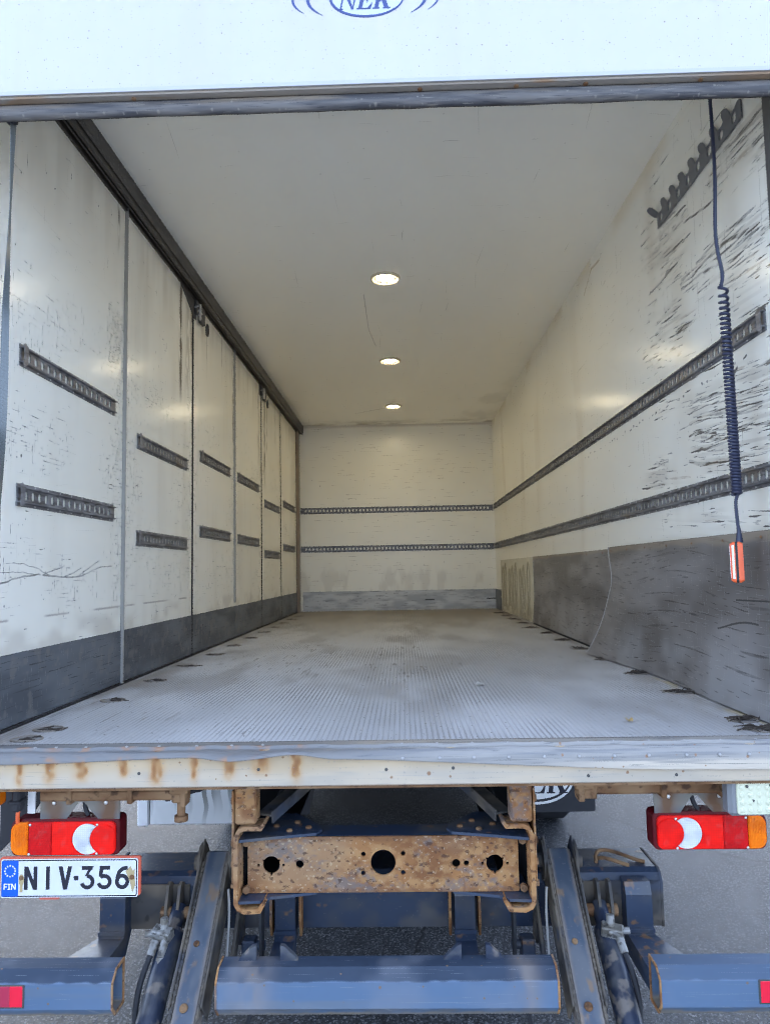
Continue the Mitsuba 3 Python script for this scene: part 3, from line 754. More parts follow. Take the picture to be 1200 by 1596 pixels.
# rack of hooks high on the right wall
pitch_h = .0975
base = sbox(.255, 3.068, 1.03, 3.130)
lobes = [rrect(.255 + k * pitch_h - .006, .255 + k * pitch_h + .044, 3.09, 3.140, .022) for k in range(9)]
holes = [rrect(.306 + k * pitch_h - .016, .306 + k * pitch_h + .016, 3.084, 3.121, .0155) for k in range(8)]
rk = obj('hook_rack', prism(unary_union([base] + [l.intersection(sbox(.255, 3, 1.03, 3.2)) for l in lobes]).difference(unary_union(holes)), 'x', 1.2130, 1.2165), 'm_rack', TR, smooth=False, label='black steel hook rack high on the right wall near the opening')
for k in range(8):
    y = .350 + k * pitch_h
    m = prism(rrect(y - .023, y + .023, -.010, .020 if k < 7 else .046, .0185), 'x', 0, .004)
    m.apply_transform(trimesh.transformations.rotation_matrix(-math.radians(24 if k < 7 else 50), [0, 1, 0], [0, y, 0]))
    m.apply_translation((1.2090, 0, 3.132))
    obj('hook', m, 'm_rack', rk, smooth=False)

# --- ceiling with three lit lamps
ce = obj('ceiling', bx(-1.262, W + .05, .0, LEN - .001, CZ, CZ + .05), 'm_ceiling', TR, smooth=False, label='plain cream ceiling of the cargo box')
obj('roof', bx(-1.30, W + .06, -.02, FAR, CZ + .052, CZ + .09), 'm_outer_white', TR, smooth=False)
for k, (x, y) in enumerate(((-.010, 2.328), (-.010, 4.102), (-.004, 5.839))):
    lk = TR + '__ceiling_lamp' + ('' if k == 0 else f'_{k:03d}')
    labels[lk] = {'label': ['lit round ceiling lamp nearest the rear opening', 'lit round ceiling lamp, the middle one', 'lit round ceiling lamp nearest the far wall'][k]}
    ring = trimesh.creation.revolve(np.array([(.060, -.003), (.093, 0), (.095, -.005), (.090, -.013), (.083, -.015), (.062, -.0045), (.060, -.003)]), sections=48)
    ring.apply_translation((x, y, CZ - .0005)); ring.fix_normals()
    obj('bezel', ring, 'm_bezel', lk)
    disc = trimesh.creation.cylinder(.0625, .002, sections=36); disc.apply_translation((x, y, CZ - .0035))
    scene[lk + '__diffuser'] = mikit.ply(disc, principled((.55, .5, .38), .4), smooth=False, emitter={'type': 'area', 'radiance': {'type': 'rgb', 'value': [.062, .052, .030]}})
    for q in range(5):
        a = q * 2 * math.pi / 5 + .5
        d = trimesh.creation.cylinder(.0155, .003, sections=16); d.apply_translation((x + .037 * math.cos(a), y + .037 * math.sin(a), CZ - .0060))
        scene[numbered(lk + '__led')] = mikit.ply(d, principled((.6, .6, .55), .4), smooth=False, emitter={'type': 'area', 'radiance': {'type': 'rgb', 'value': [LAMP * 6.2, LAMP * 5.3, LAMP * 3.5]}})

# --- floor: one ribbed sheet
xs, pts, k = -W - .02, [], 0
pitch = .0165
prof = [(-1.25, 1.06), (-1.25, 1.0985)]
for k in range(int(2.44 / pitch) + 1):
    x = -1.22 + k * pitch
    prof += [(x, 1.0985), (x + .004, 1.1000), (x + .0125, 1.1000), (x + .0165, 1.0985)]
prof = [prof[0]] + sorted(set(prof[1:])) + [(1.25, 1.0985), (1.25, 1.06)]
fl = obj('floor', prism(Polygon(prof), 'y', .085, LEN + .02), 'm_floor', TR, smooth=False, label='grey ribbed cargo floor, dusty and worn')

def lashing_cup(x, y, tuft, seed):
    r = np.random.default_rng(seed)
    t = np.linspace(0, 2 * math.pi, 30)
    ring = tube(np.c_[x + .046 * np.cos(t), y + .036 * np.sin(t), np.full(30, 1.1015) + .0015 * np.sin(t * 2 + seed)], .0032, 6)
    key = TR + '__floor__lashing_ring'
    key = obj('lashing_ring', ring, 'm_ring', fl)
    ms = []
    bed = trimesh.creation.cylinder(1, .004, sections=22); bed.apply_scale((.046, .036, .3)); bed.apply_translation((x, y, 1.1002)); obj('ring_bed', bed, 'm_ring_bed', fl)
    for _ in range((20 if y < 2 else 12) if tuft else 9):
        a = r.uniform(0, 6.28); rr = r.uniform(0, .045) ** 1
        c = np.array([x + rr * math.cos(a) * 1.3, y + rr * math.sin(a) * .8, 1.102])
        d = np.array([r.normal(), r.normal() * .5, 0]); d /= np.linalg.norm(d)
        l = r.uniform(.012, .042) * (1.15 if tuft else .7); hgt = r.uniform(.002, .012) * (1.2 if tuft else .35)
        ms.append(tube([c - d * l, c + [0, 0, hgt], c + d * l * r.uniform(.5, 1) + [r.normal() * .006, r.normal() * .006, hgt * .3]], [.0012, .0028, .0010], 5))
    obj('ring_dirt', cat(*ms), 'm_dirt', fl, kind='stuff')
RY = [.165, .30, .81, 1.31, 1.82, 2.33, 2.85, 3.39, 3.9, 4.4, 4.9, 5.4, 5.9]
for k, y in enumerate(RY):
    lashing_cup(-1.09, y, False, 11 + k)
    lashing_cup(1.125, y, True, 51 + k)

# --- rear edge: nose plate, flashing and sill
fx = np.array([-1.30, -1.074, -.803, -.533, -.425, -.354, -.246, -.140, .002, .179, .355, .530, .704, 1.05, 1.30])
fz = np.array([1.067, 1.069, 1.075, 1.083, 1.076, 1.080, 1.093, 1.077, 1.071, 1.062, 1.053, 1.045, 1.038, 1.034, 1.033])
from scipy.interpolate import PchipInterpolator
X = np.linspace(-1.28, 1.28, 260)
zb = PchipInterpolator(fx, fz)(X) + .0012 * (meshkit.noise(np.c_[X * 30, X * 0, X * 0]) - .5)
wave = np.interp(X, [-1.3, -.62, -.5, -.42, -.34, -.25, -.12, 0, 1.3], [0, 0, .009, .022, .014, .024, .008, 0, 0])
cols = []
for a, b, c2 in zip(X, zb, wave):
    j = .0012 * math.sin(a * 23) + .0008 * math.sin(a * 61)
    cols.append([(a, .088, 1.1035), (a, .031, 1.1022 + j), (a, .0285, 1.1075 + j), (a, .0215, 1.1078 + j), (a, .018, 1.0990 + j), (a, .001 - c2 * .3, 1.0995 + j),
                 (a, -.005 - c2, max(b + .012, 1.094 - .3 * (1.0995 - b))), (a, -.0075 - c2, b + .002), (a, -.0065 - c2, b), (a, .0, b + .001), (a, .003, b + .004)])
V = np.array(cols); n0, n1 = V.shape[:2]
F = [[i * n1 + k, i * n1 + k + 1, (i + 1) * n1 + k + 1, (i + 1) * n1 + k] for i in range(n0 - 1) for k in range(n1 - 1)]
V = V.reshape(-1, 3); F = np.array(F); F = np.vstack([F[:, [0, 1, 2]], F[:, [0, 2, 3]]])
m = trimesh.Trimesh(V, F, process=False)
if m.face_normals[:, 2].sum() < 0: m.invert()
ne = obj('rear_edge_plate', m, 'm_nose', TR, smooth=40, label='bent metal edge plate along the rear of the floor, wavy on the left')
obj('edge_rivets', cat(*[dome((x, -.0060 if x > 0 else .024, 1.0745 if x > 0 else 1.1075), .0048, .0035, (0, -1, .25) if x > 0 else (0, 0, 1), 10) for x in [-.99, -.93, -.845, -.728, -.636, -.529, -.43, -.342, .051, .153, .247, .343, .44, .535, .631, .725, .827, .916, .996]],
                       *[dome((x, .024, 1.1075), .0038, .0025, (0, 0, 1), 8) for x in np.arange(.05, 1.1, .098)]), 'm_rivet', ne, kind='stuff')
sl = obj('rear_sill', bx(-1.29, 1.29, .002, .085, .999, 1.0975, .004), 'm_sill', TR, smooth=False, label='pale steel rear sill with rust runs on the left half')
obj('sill_screws', cat(*[dome((x, .002, z), .0045, .0025, (0, -1, 0), 8) for x, z in ((-.985 + .3, 1.04), (-.35, 1.047), (.005, 1.043), (.19, 1.045), (.56, 1.02), (.80, 1.02))]), 'm_dark_steel', sl, kind='stuff')
obj('sill_lip', bx(-1.28, 1.28, .012, .07, .991, .9985), 'm_rust_dark', TR, smooth=False)

# --- raised rear door
dk = obj('rear_door', bx(-1.30, 1.32, -.072, -.034, 2.999, 4.7, .004), 'm_door', TR, smooth=False, label='white rear door raised above the opening, speckled with dirt')
obj('bottom_trim', bx(-1.30, 1.32, -.0735, -.066, 2.9955, 3.009, .001), 'm_galvanised', dk, smooth=False)
obj('bottom_channel', cat(bx(-1.30, 1.32, -.066, -.030, 2.9905, 2.9985, .002), bx(-1.30, 1.32, -.034, -.028, 2.978, 2.9985, .002)), 'm_channel', dk, smooth=False)
obj('channel_bolts', cat(*[hexhead((x, -.050, 2.9905), .007, .004, (0, 0, -1)) for x in (-.70, .14, .42, .62, .95)]), 'm_rust_dark', dk, kind='stuff')
xs = np.linspace(-1.30, 1.32, 330); sec = []
for x in xs:
    nn = lambda s, f=9: float(meshkit.fbm(np.array([[x * f, s, .3]]), 3)[0] - .5)
    ring = [(-.040, 2.990), (-.046 + .006 * nn(1), 2.982), (-.047 + .008 * nn(2), 2.966), (-.044 + .009 * nn(3), 2.953 + .004 * nn(4)), (-.034, 2.946 + .008 * nn(5, 14)), (-.022, 2.949 + .006 * nn(6)), (-.017, 2.965), (-.020, 2.990)]
    sec.append([(x, a, b) for a, b in ring])
V = np.array(sec); n0, n1 = V.shape[:2]; F = []
for i in range(n0 - 1):
    for k in range(n1):
        a, b = i * n1 + k, i * n1 + (k + 1) % n1
        F += [[a, b, b + n1], [a, b + n1, a + n1]]
m = trimesh.Trimesh(V.reshape(-1, 3), F, process=False); m.fix_normals()
obj('rubber_seal', m, 'm_seal', dk, smooth=50, label='worn blue-grey rubber seal along the lower edge of the raised door')

# lettering
def serif(ch):
    if ch == 'N':
        g = [sbox(.10, 0, .18, 1), Polygon([(.02, 1), (.27, 1), (.86, 0), (.80, 0), (.74, .02)]), sbox(.78, 0, .86, 1), sbox(0, 0, .28, .05), sbox(.66, .95, .98, 1), sbox(-.02, .95, .2, 1)]
        w = 1.02
    elif ch == 'E':
        g = [sbox(.09, 0, .30, 1), sbox(0, .95, .74, 1), sbox(0, 0, .78, .05), Polygon([(.74, 1), (.70, .72), (.66, .72), (.55, .95)]), Polygon([(.78, 0), (.82, .30), (.77, .30), (.60, .05)]), sbox(.30, .47, .54, .53), Polygon([(.54, .34), (.54, .66), (.50, .66), (.44, .53), (.44, .47), (.50, .34)])]
        w = .88
    else:
        g = [sbox(.09, 0, .30, 1), sbox(0, 0, .39, .05), sbox(0, .95, .39, 1), Polygon([(.28, .40), (.70, .97), (.79, .97), (.32, .33)]), sbox(.56, .95, .90, 1), Polygon([(.36, .52), (.50, .66), (.90, .03), (.64, .03)]), sbox(.58, 0, .98, .05)]
        w = 1.0
    return unary_union(g), w

def word(text, x, z, h, slant, stretch=1.0):
    out = []
    for ch in text:
        g, w = serif(ch)
        out.append(affinity.affine_transform(g, [h * stretch, h * slant, 0, h, x, z])); x += h * w * stretch * 1.02
    return out

oc = (-.010, 3.260)
obj('logo_ring', prism(ellipse(*oc, .1085, .0605).difference(ellipse(oc[0] + .002, oc[1] + .002, .1035, .0562)), 'y', -.0738, -.0722), 'm_logo_blue', dk, smooth=False)
obj('logo_oval', prism(ellipse(oc[0] + .002, oc[1] + .002, .1037, .0564), 'y', -.0732, -.0722), 'm_logo_pale', dk, smooth=False)
for g in word('NEK', -.094, 3.2245, .062, .22, .84):
    obj('logo_letter', prism(affinity.translate(g, 0, 0), 'y', -.0748, -.0733), 'm_logo_blue', dk, smooth=False)
def crescent(a, b, t0, t1, w):
    t = np.linspace(math.radians(t0), math.radians(t1), 40)
    k = w * np.sin(np.linspace(0, math.pi, 40))
    o = np.c_[oc[0] + (a + k / 2) * np.cos(t), oc[1] + (b + k / 2) * np.sin(t)]
    i = np.c_[oc[0] + (a - k / 2) * np.cos(t), oc[1] + (b - k / 2) * np.sin(t)]
    return Polygon(np.vstack([o, i[::-1]]))
for a, b, t0, t1, w in ((.172, .075, 140, 222, .009), (.216, .080, 150, 212, .007), (.172, .075, -42, 40, .009), (.210, .080, -32, 30, .006)):
    obj('logo_arc', prism(crescent(a, b, t0, t1, w), 'y', -.0738, -.0722), 'm_logo_blue', dk, smooth=False)

# rear frame posts
for x0, x1 in ((1.19, 1.30), (-1.30, -1.185)):
    s = 1 if x0 > 0 else -1
    obj('rear_post', cat(bx(x0, x1, .03, .085, 1.10, 3.42, .004), bx(min(x0, x1) if s > 0 else x1 - .012, (x0 + .012) if s > 0 else x1, .02, .03, 1.10, 3.42, .002)), 'm_dark_steel', TR, smooth=False)
obj('post_buffer', rod((1.165, .07, 3.03), (1.20, .07, 3.025), .010, 14), 'm_rubber', TR)

# --- under the floor
obj('subframe', cat(bx(-1.2, 1.2, .1, .18, .972, .990), *[bx(-1.22, 1.22, y, y + .06, .93, .998, .003) for y in np.arange(.55, 6.8, .55)]), 'm_chassis', TR, smooth=False)
obj('floor_underside', bx(-1.25, 1.25, .09, LEN, .999, 1.058), 'm_chassis', TR, smooth=False)
XL, XR = -.443, .423
cr = obj('chassis_frame', cat(bx(XL, XL + .008, .17, 6.8, .617, .858), bx(XL, XL + .075, .17, 6.8, .850, .858), bx(XL, XL + .075, .17, 6.8, .617, .625),
                              bx(XR - .008, XR, .17, 6.8, .617, .858), bx(XR - .075, XR, .17, 6.8, .850, .858), bx(XR - .075, XR, .17, 6.8, .617, .625),
                              *[bx(XL + .009, XR - .009, y, y + .07, .64, .84) for y in (1.2, 2.3, 3.6, 4.8, 6.0)], *[bx(x, x + .06, .5, 6.8, .8585, .93) for x in (XL + .005, XR - .065)]), 'm_chassis', TR, smooth=False, label='dark chassis frame under the floor')
def cend(x, s):
    g = Polygon([(0, .645), (0, .83), (.012, .853), (.03, .860), (.078, .860), (.085, .868), (.093, .864), (.082, .848), (.03, .848), (.018, .843), (.013, .83), (.013, .645), (.020, .634), (.034, .630), (.070, .631), (.086, .652), (.094, .648), (.078, .619), (.03, .617), (.010, .626)])
    g = affinity.affine_transform(g, [s, 0, 0, 1, x, 0])
    return prism(g, 'y', .095, .169)
for x, s, lab in ((XL, 1, 'rusty channel end of the left chassis beam'), (XR, -1, 'rusty channel end of the right chassis beam')):
    obj('beam_end', cend(x, s), 'm_rust', cr, smooth=False, label=lab)
    hx = sorted((x + s * .003, x + s * .066))
    obj('hanger_post', cat(bx(hx[0], hx[1], .098, .16, .864, .992, .006), bx(*sorted((x - s * .006, x + s * .0)), .10, .20, .70, .96, .002)), 'm_rust', cr, smooth=False)
    obj('beam_bolts', cat(*[hexhead((x + s * .028, .17 - .02, z), .011, .016, (0, -1, 0)) for z in (.666, .80)], *[hexhead((x - s * .006, .14, z), .010, .010, (-s, 0, 0)) for z in (.68, .74, .80, .92)]), 'm_rust_dark', cr, kind='stuff')
# rear crossmember
def circ(x, z, r): return Point(x, z).buffer(r, quad_segs=10)
hol = [circ(-.343, .732, .025), circ(.314, .731, .025), circ(-.259, .733, .0115), circ(-.013, .736, .0365), circ(.201, .732, .0120), circ(.231, .732, .0080)]
hol += [circ(a, b, .0070) for a, b in ((-.071, .760), (-.072, .706), (.046, .761), (.045, .707))] + [circ(a, .731, .0042) for a in (-.381, -.307, .278, .351)]
for cx in (-.343, .314):
    hol += [affinity.rotate(sbox(cx - .003, .731 + .020, cx + .003, .731 + .030), a, origin=(cx, .731)) for a in (60, -60, 180)]
xm = obj('rear_crossmember', prism(rrect(-.413, .383, .652, .810, .004).difference(unary_union(hol)), 'y', .150, .158), 'm_rust', TR, smooth=False, label='rusty rear crossmember with round holes between the chassis beams')
obj('top_flange', bx(-.413, .383, .1585, .252, .802, .810, .002), 'm_blue', xm, smooth=False, label='blue-grey upper flange of the crossmember')
obj('bottom_flange', bx(-.413, .383, .1585, .252, .652, .660, .002), 'm_rust', xm, smooth=False)
for s, xx in ((1, XL), (-1, XR)):
    g = Polygon([(.014, .105), (.10, .128), (.232, .158), (.246, .19), (.236, .225), (.150, .33), (.05, .33), (.012, .27)])
    g = affinity.affine_transform(g, [s, 0, 0, 1, xx, 0])
    pl = prism(g, 'z', .8115, .8195)
    obj('gusset', pl, 'm_blue', xm, smooth=False)
    obj('gusset_rivets', cat(*[dome((xx + s * a, b, .8195), .0095, .007, (0, 0, 1), 12) for a, b in ((.105, .215), (.165, .245), (.150, .175), (.205, .20))]), 'm_rust_dark', xm, kind='stuff')
    g = affinity.affine_transform(Polygon([(.012, .10), (.075, .105), (.10, .128), (.232, .16), (.236, .225), (.05, .30), (.012, .27)]), [s, 0, 0, 1, xx, 0])
    obj('gusset', prism(g, 'z', .6425, .6505), 'm_blue', xm, smooth=False)
    obj('diagonal_brace', cat(beam((xx + s * .075, .17, .868), (xx + s * .30, .75, .955), .05, .006, (s, -.4, 0), .001), beam((xx + s * .10, .165, .862), (xx + s * .325, .745, .950), .006, .035, (s, -.4, 0), .001)), 'm_grime', cr, smooth=False)

# rear axle, wheels and mud flaps
ax = obj('rear_axle', cat(rod((-.95, 2.75, .46), (.95, 2.75, .46), .06, 18), trimesh.creation.icosphere(2, .2).apply_translation((-.01, 2.72, .46))), 'm_chassis', TR)
def tyre(x0, x1):
    p = np.array([(.24, x0 + .02), (.36, x0), (.43, x0 + .02), (.455, x0 + .05), (.455, x1 - .05), (.43, x1 - .02), (.36, x1), (.24, x1 - .02), (.24, x0 + .02)])
    m = trimesh.creation.revolve(p, sections=48); v = m.vertices.copy()
    m.vertices = np.c_[v[:, 2], v[:, 0] + 2.75, v[:, 1] + .456]; m.fix_normals()
    return m
for x0, x1 in ((.52, .78), (.82, 1.08), (-.82, -.56), (-1.12, -.86)):
    wk = obj('rear_tyre', tyre(x0, x1), 'm_rubber', TR)
    h = trimesh.creation.cylinder(.245, .10, sections=32); h.apply_transform(trimesh.transformations.rotation_matrix(math.pi / 2, [0, 1, 0])); h.apply_translation(((x0 + x1) / 2, 2.75, .456))
    obj('wheel_hub', h, 'm_steel', wk)
for x0, x1 in ((.80, 1.08), (-1.12, -.84)):
    m = tyre(x0, x1); m.apply_translation((0, 5.2, 0)); obj('front_tyre', m, 'm_rubber', TR)
obj('unseen_gearbox', cat(bx(-.36, .34, 5.2, 7.6, .34, .92, .05), rod((-.01, 2.7, .5), (-.01, 5.3, .62), .05, 14)), 'm_chassis', TR, smooth=False)  # unseen block, put in to keep light out from under the truck
obj('added_fuel_tank', bx(.52, 1.15, 3.3, 6.6, .30, .95, .06), 'm_chassis', TR, smooth=False)  # unseen box added on the right, lengthened to block light below the floor
obj('added_battery_box', bx(-1.16, -.55, 3.3, 6.6, .30, .95, .04), 'm_chassis', TR, smooth=False)  # unseen box added on the left for the same light blocking
obj('added_spare_carrier', bx(-.52, .50, 3.3, 4.6, .42, .70, .03), 'm_chassis', TR, smooth=False)  # unseen filler added between them to darken the ground under the truck
for x0, x1 in ((1.18, 1.205), (-1.23, -1.205)):
    obj('added_side_guard', cat(*[bx(x0, x1, 3.4, 6.3, z, z + .16, .01) for z in (.38, .62)]), 'm_outer_white', TR, smooth=False)  # unseen side panels, added to stop light coming in under the truck
obj('unseen_cab', cat(bx(-1.2, 1.18, 7.05, 8.8, .75, 3.0, .08), bx(-1.2, 1.18, 8.5, 8.95, .28, .8, .05)), 'm_outer_white', TR, smooth=False)  # unseen front end, put in to close off light from ahead

def flap(x0, x1, zb, z1=.94):
    return prism(Polygon([(x0, zb - .004), (x0 + .15, zb + .004), (x1 - .02, zb + .008), (x1, zb + .012), (x1, z1), (x0, z1)]), 'y', 2.20, 2.212)
fk = obj('mud_flap', flap(.46, 1.135, .190), 'm_rubber', TR, smooth=False, label='black mud flap with white oval sign behind the right wheels')
ov = (.80, .375, .215, .135)
obj('sign_oval', prism(ellipse(*ov).difference(ellipse(ov[0], ov[1], .200, .121)), 'y', 2.198, 2.1995), 'm_white_plastic', fk, smooth=False)
obj('sign_field', prism(ellipse(ov[0], ov[1] + .006, .195, .112), 'y', 2.198, 2.1995), 'm_white_plastic', fk, smooth=False)
for g in word('NEK', .625, .302, .135, .10, .90):
    obj('sign_letter', prism(g, 'y', 2.1965, 2.1978), 'm_ink', fk, smooth=False)
obj('mud_flap', flap(-1.135, -.50, .190), 'm_rubber', TR, smooth=False)
lk = obj('side_locker', bx(-1.148, -.74, 1.40, 1.95, .420, .97, .006), 'm_board', TR, smooth=False, label='white streaked locker hanging below the floor on the left')
obj('locker_edge', bx(-1.206, -1.152, 1.395, 1.95, .415, .97, .006), 'm_outer_white', lk, smooth=False)

# --- light bar, brackets, tail lights
lbar = obj('light_bar', cat(bx(-1.02, -.585, .11, .14, .932, .962, .005), bx(-.60, -.585, .10, .15, .915, .99, .002)), 'm_rust_dark', TR, smooth=False, label='rusty bar above the left tail light')
rbar = obj('light_bar', cat(bx(.555, .995, .11, .14, .935, .968, .005), bx(.555, .572, .10, .15, .918, .99, .002)), 'm_rust_dark', TR, smooth=False, label='rusty bar above the right tail light')
for b, xs in ((lbar, (-.93, -.75)), (rbar, (.60, .80, .97))):
    for x in xs:
        obj('bar_clamp', bx(x - .008, x + .008, .104, .146, .925, .992, .002), 'm_rust_dark', b, smooth=False)
def f_bracket(p, n, uv):
    c = over(C(.188, .179, .154), (.119, .134, .144), smoothstep(.895, .87, p.z))
    r = mi.Float(0)
    for s in (-1.0, -.835, .825, .965):
        r += dr.exp(-dr.square((p.x - s) / .028))
    return over(c, (.134, .060, .022), dr.clip(r * (.4 + noise(p.x * 40, p.z * 40)) + .5 * smoothstep(.92, .95, p.z), 0, .9))
mat('m_bracket', two(principled(proc(f_bracket), .5)))
for b, x0, x1, s in ((lbar, -1.041, -.800, 1), (rbar, .788, 1.02, -1)):
    xc = (x0 + x1) / 2 + .0
    g = sbox(x0, .865, x1, .945).difference(Polygon([(xc - .045, .86), (xc - .005, .915), (xc + .012, .915), (xc + .060, .86)]))
    g = g.difference(unary_union([circ(x0 + .04, .914, .0045), circ(x1 - .04, .914, .0045)]))
    obj('light_bracket', prism(g, 'y', .160, .164), 'm_bracket', b, smooth=False)
    obj('bracket_screws', cat(*[dome((x, .160, .913), .006, .004, (0, -1, 0), 10) for x in (x0 + .042, x1 - .042)]), 'm_screw', b, kind='stuff')
    obj('lamp_cable', tube(spline([(xc + .01, .19, .935), (xc + .004, .185, .905), (xc + .018, .18, .87)], 10), .007, 8), 'm_rubber', b)

MID = -.009
def tail_light(s, lab):
    def P(g): return g if s > 0 else affinity.affine_transform(g, [-1, 0, 0, 1, 2 * MID, 0])
    key = TR + '__tail_light' + ('' if s > 0 else '_001')
    labels[key] = {'label': lab}
    hous = unary_union([rrect(-1.126, -.799, .7605, .866, .016), rrect(-1.10, -.799, .80, .8675, .014), rrect(-1.130, -1.0, .7600, .8670, .030)])
    hous = unary_union([hous, Polygon([(-1.108, .858), (-1.07, .868), (-1.0, .870), (-.815, .868), (-.80, .85)])])
    lens = unary_union([sbox(-1.08, .7645, -.84, .8625), rrect(-.95, -.8075, .7645, .8625, .018), rrect(-1.1245, -1.0, .7645, .8620, .028)]).buffer(-.0015)
    c1 = circ(-.893, .811, .0445); c2 = circ(-.843, .811, .042)
    amber = lens.intersection(sbox(-1.2, .7, -1.0715, .9))
    dark = lens.intersection(sbox(-1.0695, .7, -.9995, .9))
    white = lens.intersection(c1).difference(c2)
    spot = lens.intersection(c2)
    red = lens.intersection(sbox(-.9990, .7, -.7, .9)).difference(unary_union([c1, c2]))
    obj('housing', soft_prism(P(hous), .158, .215, .005), 'm_housing', key, smooth=False)
    def lensmesh(g, b=.0035, front=.1475): return soft_prism(P(g), front, .1600, b)
    def ribs(g, step, vertical=False):
        out = [lensmesh(g)]
        x0, z0, x1, z1 = g.bounds
        if vertical:
            for x in np.arange(x0 + step, x1, step): out.append(prism(P(g.buffer(-.003).intersection(sbox(x - step * .28, z0, x + step * .28, z1))), 'y', .1466, .149))
        else:
            for z in np.arange(z0 + step, z1, step):
                q = g.buffer(-.003).intersection(sbox(x0, z - step * .28, x1, z + step * .28))
                if not q.is_empty and q.area > 1e-7: out.append(prism(P(q), 'y', .1466, .149))
        return cat(*out)
    obj('amber_lens', ribs(amber, .0045, True), 'm_amber', key, smooth=False)
    obj('reflector', ribs(dark, .006), 'm_red', key, smooth=False)
    obj('red_lens', lensmesh(red), 'm_red_bright', key, smooth=False)
    obj('clear_lens', ribs(white, .0042), 'm_clear_lens', key, smooth=False)
    rg = [prism(P(circ(-.843, .811, r + .0012).difference(circ(-.843, .811, r - .0012)).intersection(lens)), 'y', .1466, .1480) for r in (.0385, .028, .017)]
    obj('round_lens', cat(lensmesh(spot, .005, .1462), *rg), 'm_red_bright', key, smooth=False)
    obj('lens_screws', cat(*[dome(((x if s > 0 else 2 * MID - x), .1472, z), .0042, .003, (0, -1, 0), 10) for x, z in ((-1.064, .8545), (-1.066, .770), (-.862, .853), (-.863, .770))]), 'm_screw', key, kind='stuff')
tail_light(1, 'left tail light above the number plate, amber end outward')
tail_light(-1, 'right tail light beside the square work lamp, amber end outward')

# number plate
npk = obj('number_plate', prism(rrect(-1.145, -.736, .649, .7585, .006), 'y', .1400, .1425), 'm_plate_white', TR, smooth=False, label='white number plate reading NIV-356 with a blue band')
obj('plate_holder', prism(unary_union([rrect(-1.149, -.729, .652, .7635, .006), rrect(-1.03, -.97, .642, .66, .004)]), 'y', .1430, .150), 'm_plate_holder', npk, smooth=False)
obj('plate_border', prism(rrect(-1.1425, -.7385, .6515, .756, .006).difference(rrect(-1.1397, -.7413, .6543, .7532, .004)), 'y', .1394, .1401), 'm_ink', npk, smooth=False)
obj('blue_band', prism(rrect(-1.1415, -1.0925, .6527, .7548, .003), 'y', .1393, .1401), 'm_plate_blue', npk, smooth=False)
star = Polygon([(.0036 * (1 if k % 2 == 0 else .42) * math.sin(k * math.pi / 5), .0036 * (1 if k % 2 == 0 else .42) * math.cos(k * math.pi / 5)) for k in range(10)])
obj('star_ring', prism(unary_union([affinity.translate(star, -1.117 + .0155 * math.sin(k * math.pi / 6), .725 + .0155 * math.cos(k * math.pi / 6)) for k in range(12)]), 'y', .1387, .1394), 'm_white_plastic', npk, smooth=False)
fm = meshkit.text_mesh('FIN', .0165, .0007, bold=True); v = fm.vertices.copy(); v[:, 0] -= v[:, 0].mean()
v[:, 0] = (v[:, 0] - (v[:, 0].max() + v[:, 0].min()) / 2) * .98
fm.vertices = np.c_[v[:, 0] - 1.117, .1393 - v[:, 2], v[:, 1] + .6725]; fm.fix_normals()
obj('country_letters', fm, 'm_white_plastic', npk, smooth=False)
CH = .066; CB = .6715
def stroke(lines, w=.0105):
    return unary_union([LineString(l).buffer(w / 2, cap_style=2, join_style=1) for l in lines])
def arc(cx, cz, a, b, t0, t1, n=26):
    t = np.radians(np.linspace(t0, t1, n)); return list(zip(cx + a * np.cos(t), cz + b * np.sin(t)))
H, h2 = CH, .00525
glyph = {
    'N': (unary_union([stroke([[(h2, 0), (h2, H)], [(.0385 - h2, 0), (.0385 - h2, H)]]), Polygon([(0, H), (.011, H), (.0385, 0), (.0275, 0)])]), -1.0745),
    'I': (stroke([[(h2, 0), (h2, H)]]), -1.0090),
    'V': (unary_union([Polygon([(0, H), (.0115, H), (.0255, .0), (.0145, 0)]), Polygon([(.040, H), (.0285, H), (.0145, 0), (.0255, 0)])]), -.9720),
    'dot': (rrect(0, .0135, .026, .0385, .003), -.9265),
    '3': (unary_union([stroke([[(.004, H - h2), (.036, H - h2)], arc(.020, .0215, .0162, .0162, 165 + 30, 360 + 95)]), Polygon([(.0395, H), (.027, H - .003), (.0125, .0365), (.022, .0405)])]).intersection(sbox(-.01, -.001, .06, H)), -.9065),
    '5': (stroke([[(.036, H - h2), (.009, H - h2)], [(.0115, H), (.0085, .036)], arc(.019, .0215, .0172, .0162, 195, 360 + 128)]).intersection(sbox(-.01, -.001, .06, H)), -.8550),
    '6': (unary_union([stroke([arc(.020, .0215, .0155, .0162, 0, 360, 40)]), stroke([[(.0055, .024), (.0065, .036), (.012, .050), (.022, .0585), (.036, .0607)]])]).intersection(sbox(-.01, -.001, .06, H)), -.8025)}
for ch in ('N', 'I', 'V', 'dot', '3', '5', '6'):
    g, x = glyph[ch]
    obj('plate_character', prism(affinity.translate(g, x, CB), 'y', .1388, .1401), 'm_ink', npk, smooth=False)
obj('plate_stain', prism(ellipse(-1.083, .699, .007, .016).union(sbox(-1.087, .665, -1.080, .70)).buffer(.001), 'y', .13965, .1401), 'm_stain', npk, smooth=False)
obj('plate_stain', prism(Polygon([(-.772, .722), (-.758, .735), (-.751, .722), (-.746, .727), (-.747, .712), (-.744, .683), (-.752, .663), (-.758, .69)]).buffer(.001), 'y', .13965, .1401), 'm_stain', npk, smooth=False)
obj('plate_screws', cat(dome((-1.0835, .1396, .7055), .0065, .004, (0, -1, 0)), dome((-.7535, .1396, .705), .0072, .004, (0, -1, 0))), 'm_rust_dark', npk, kind='stuff')

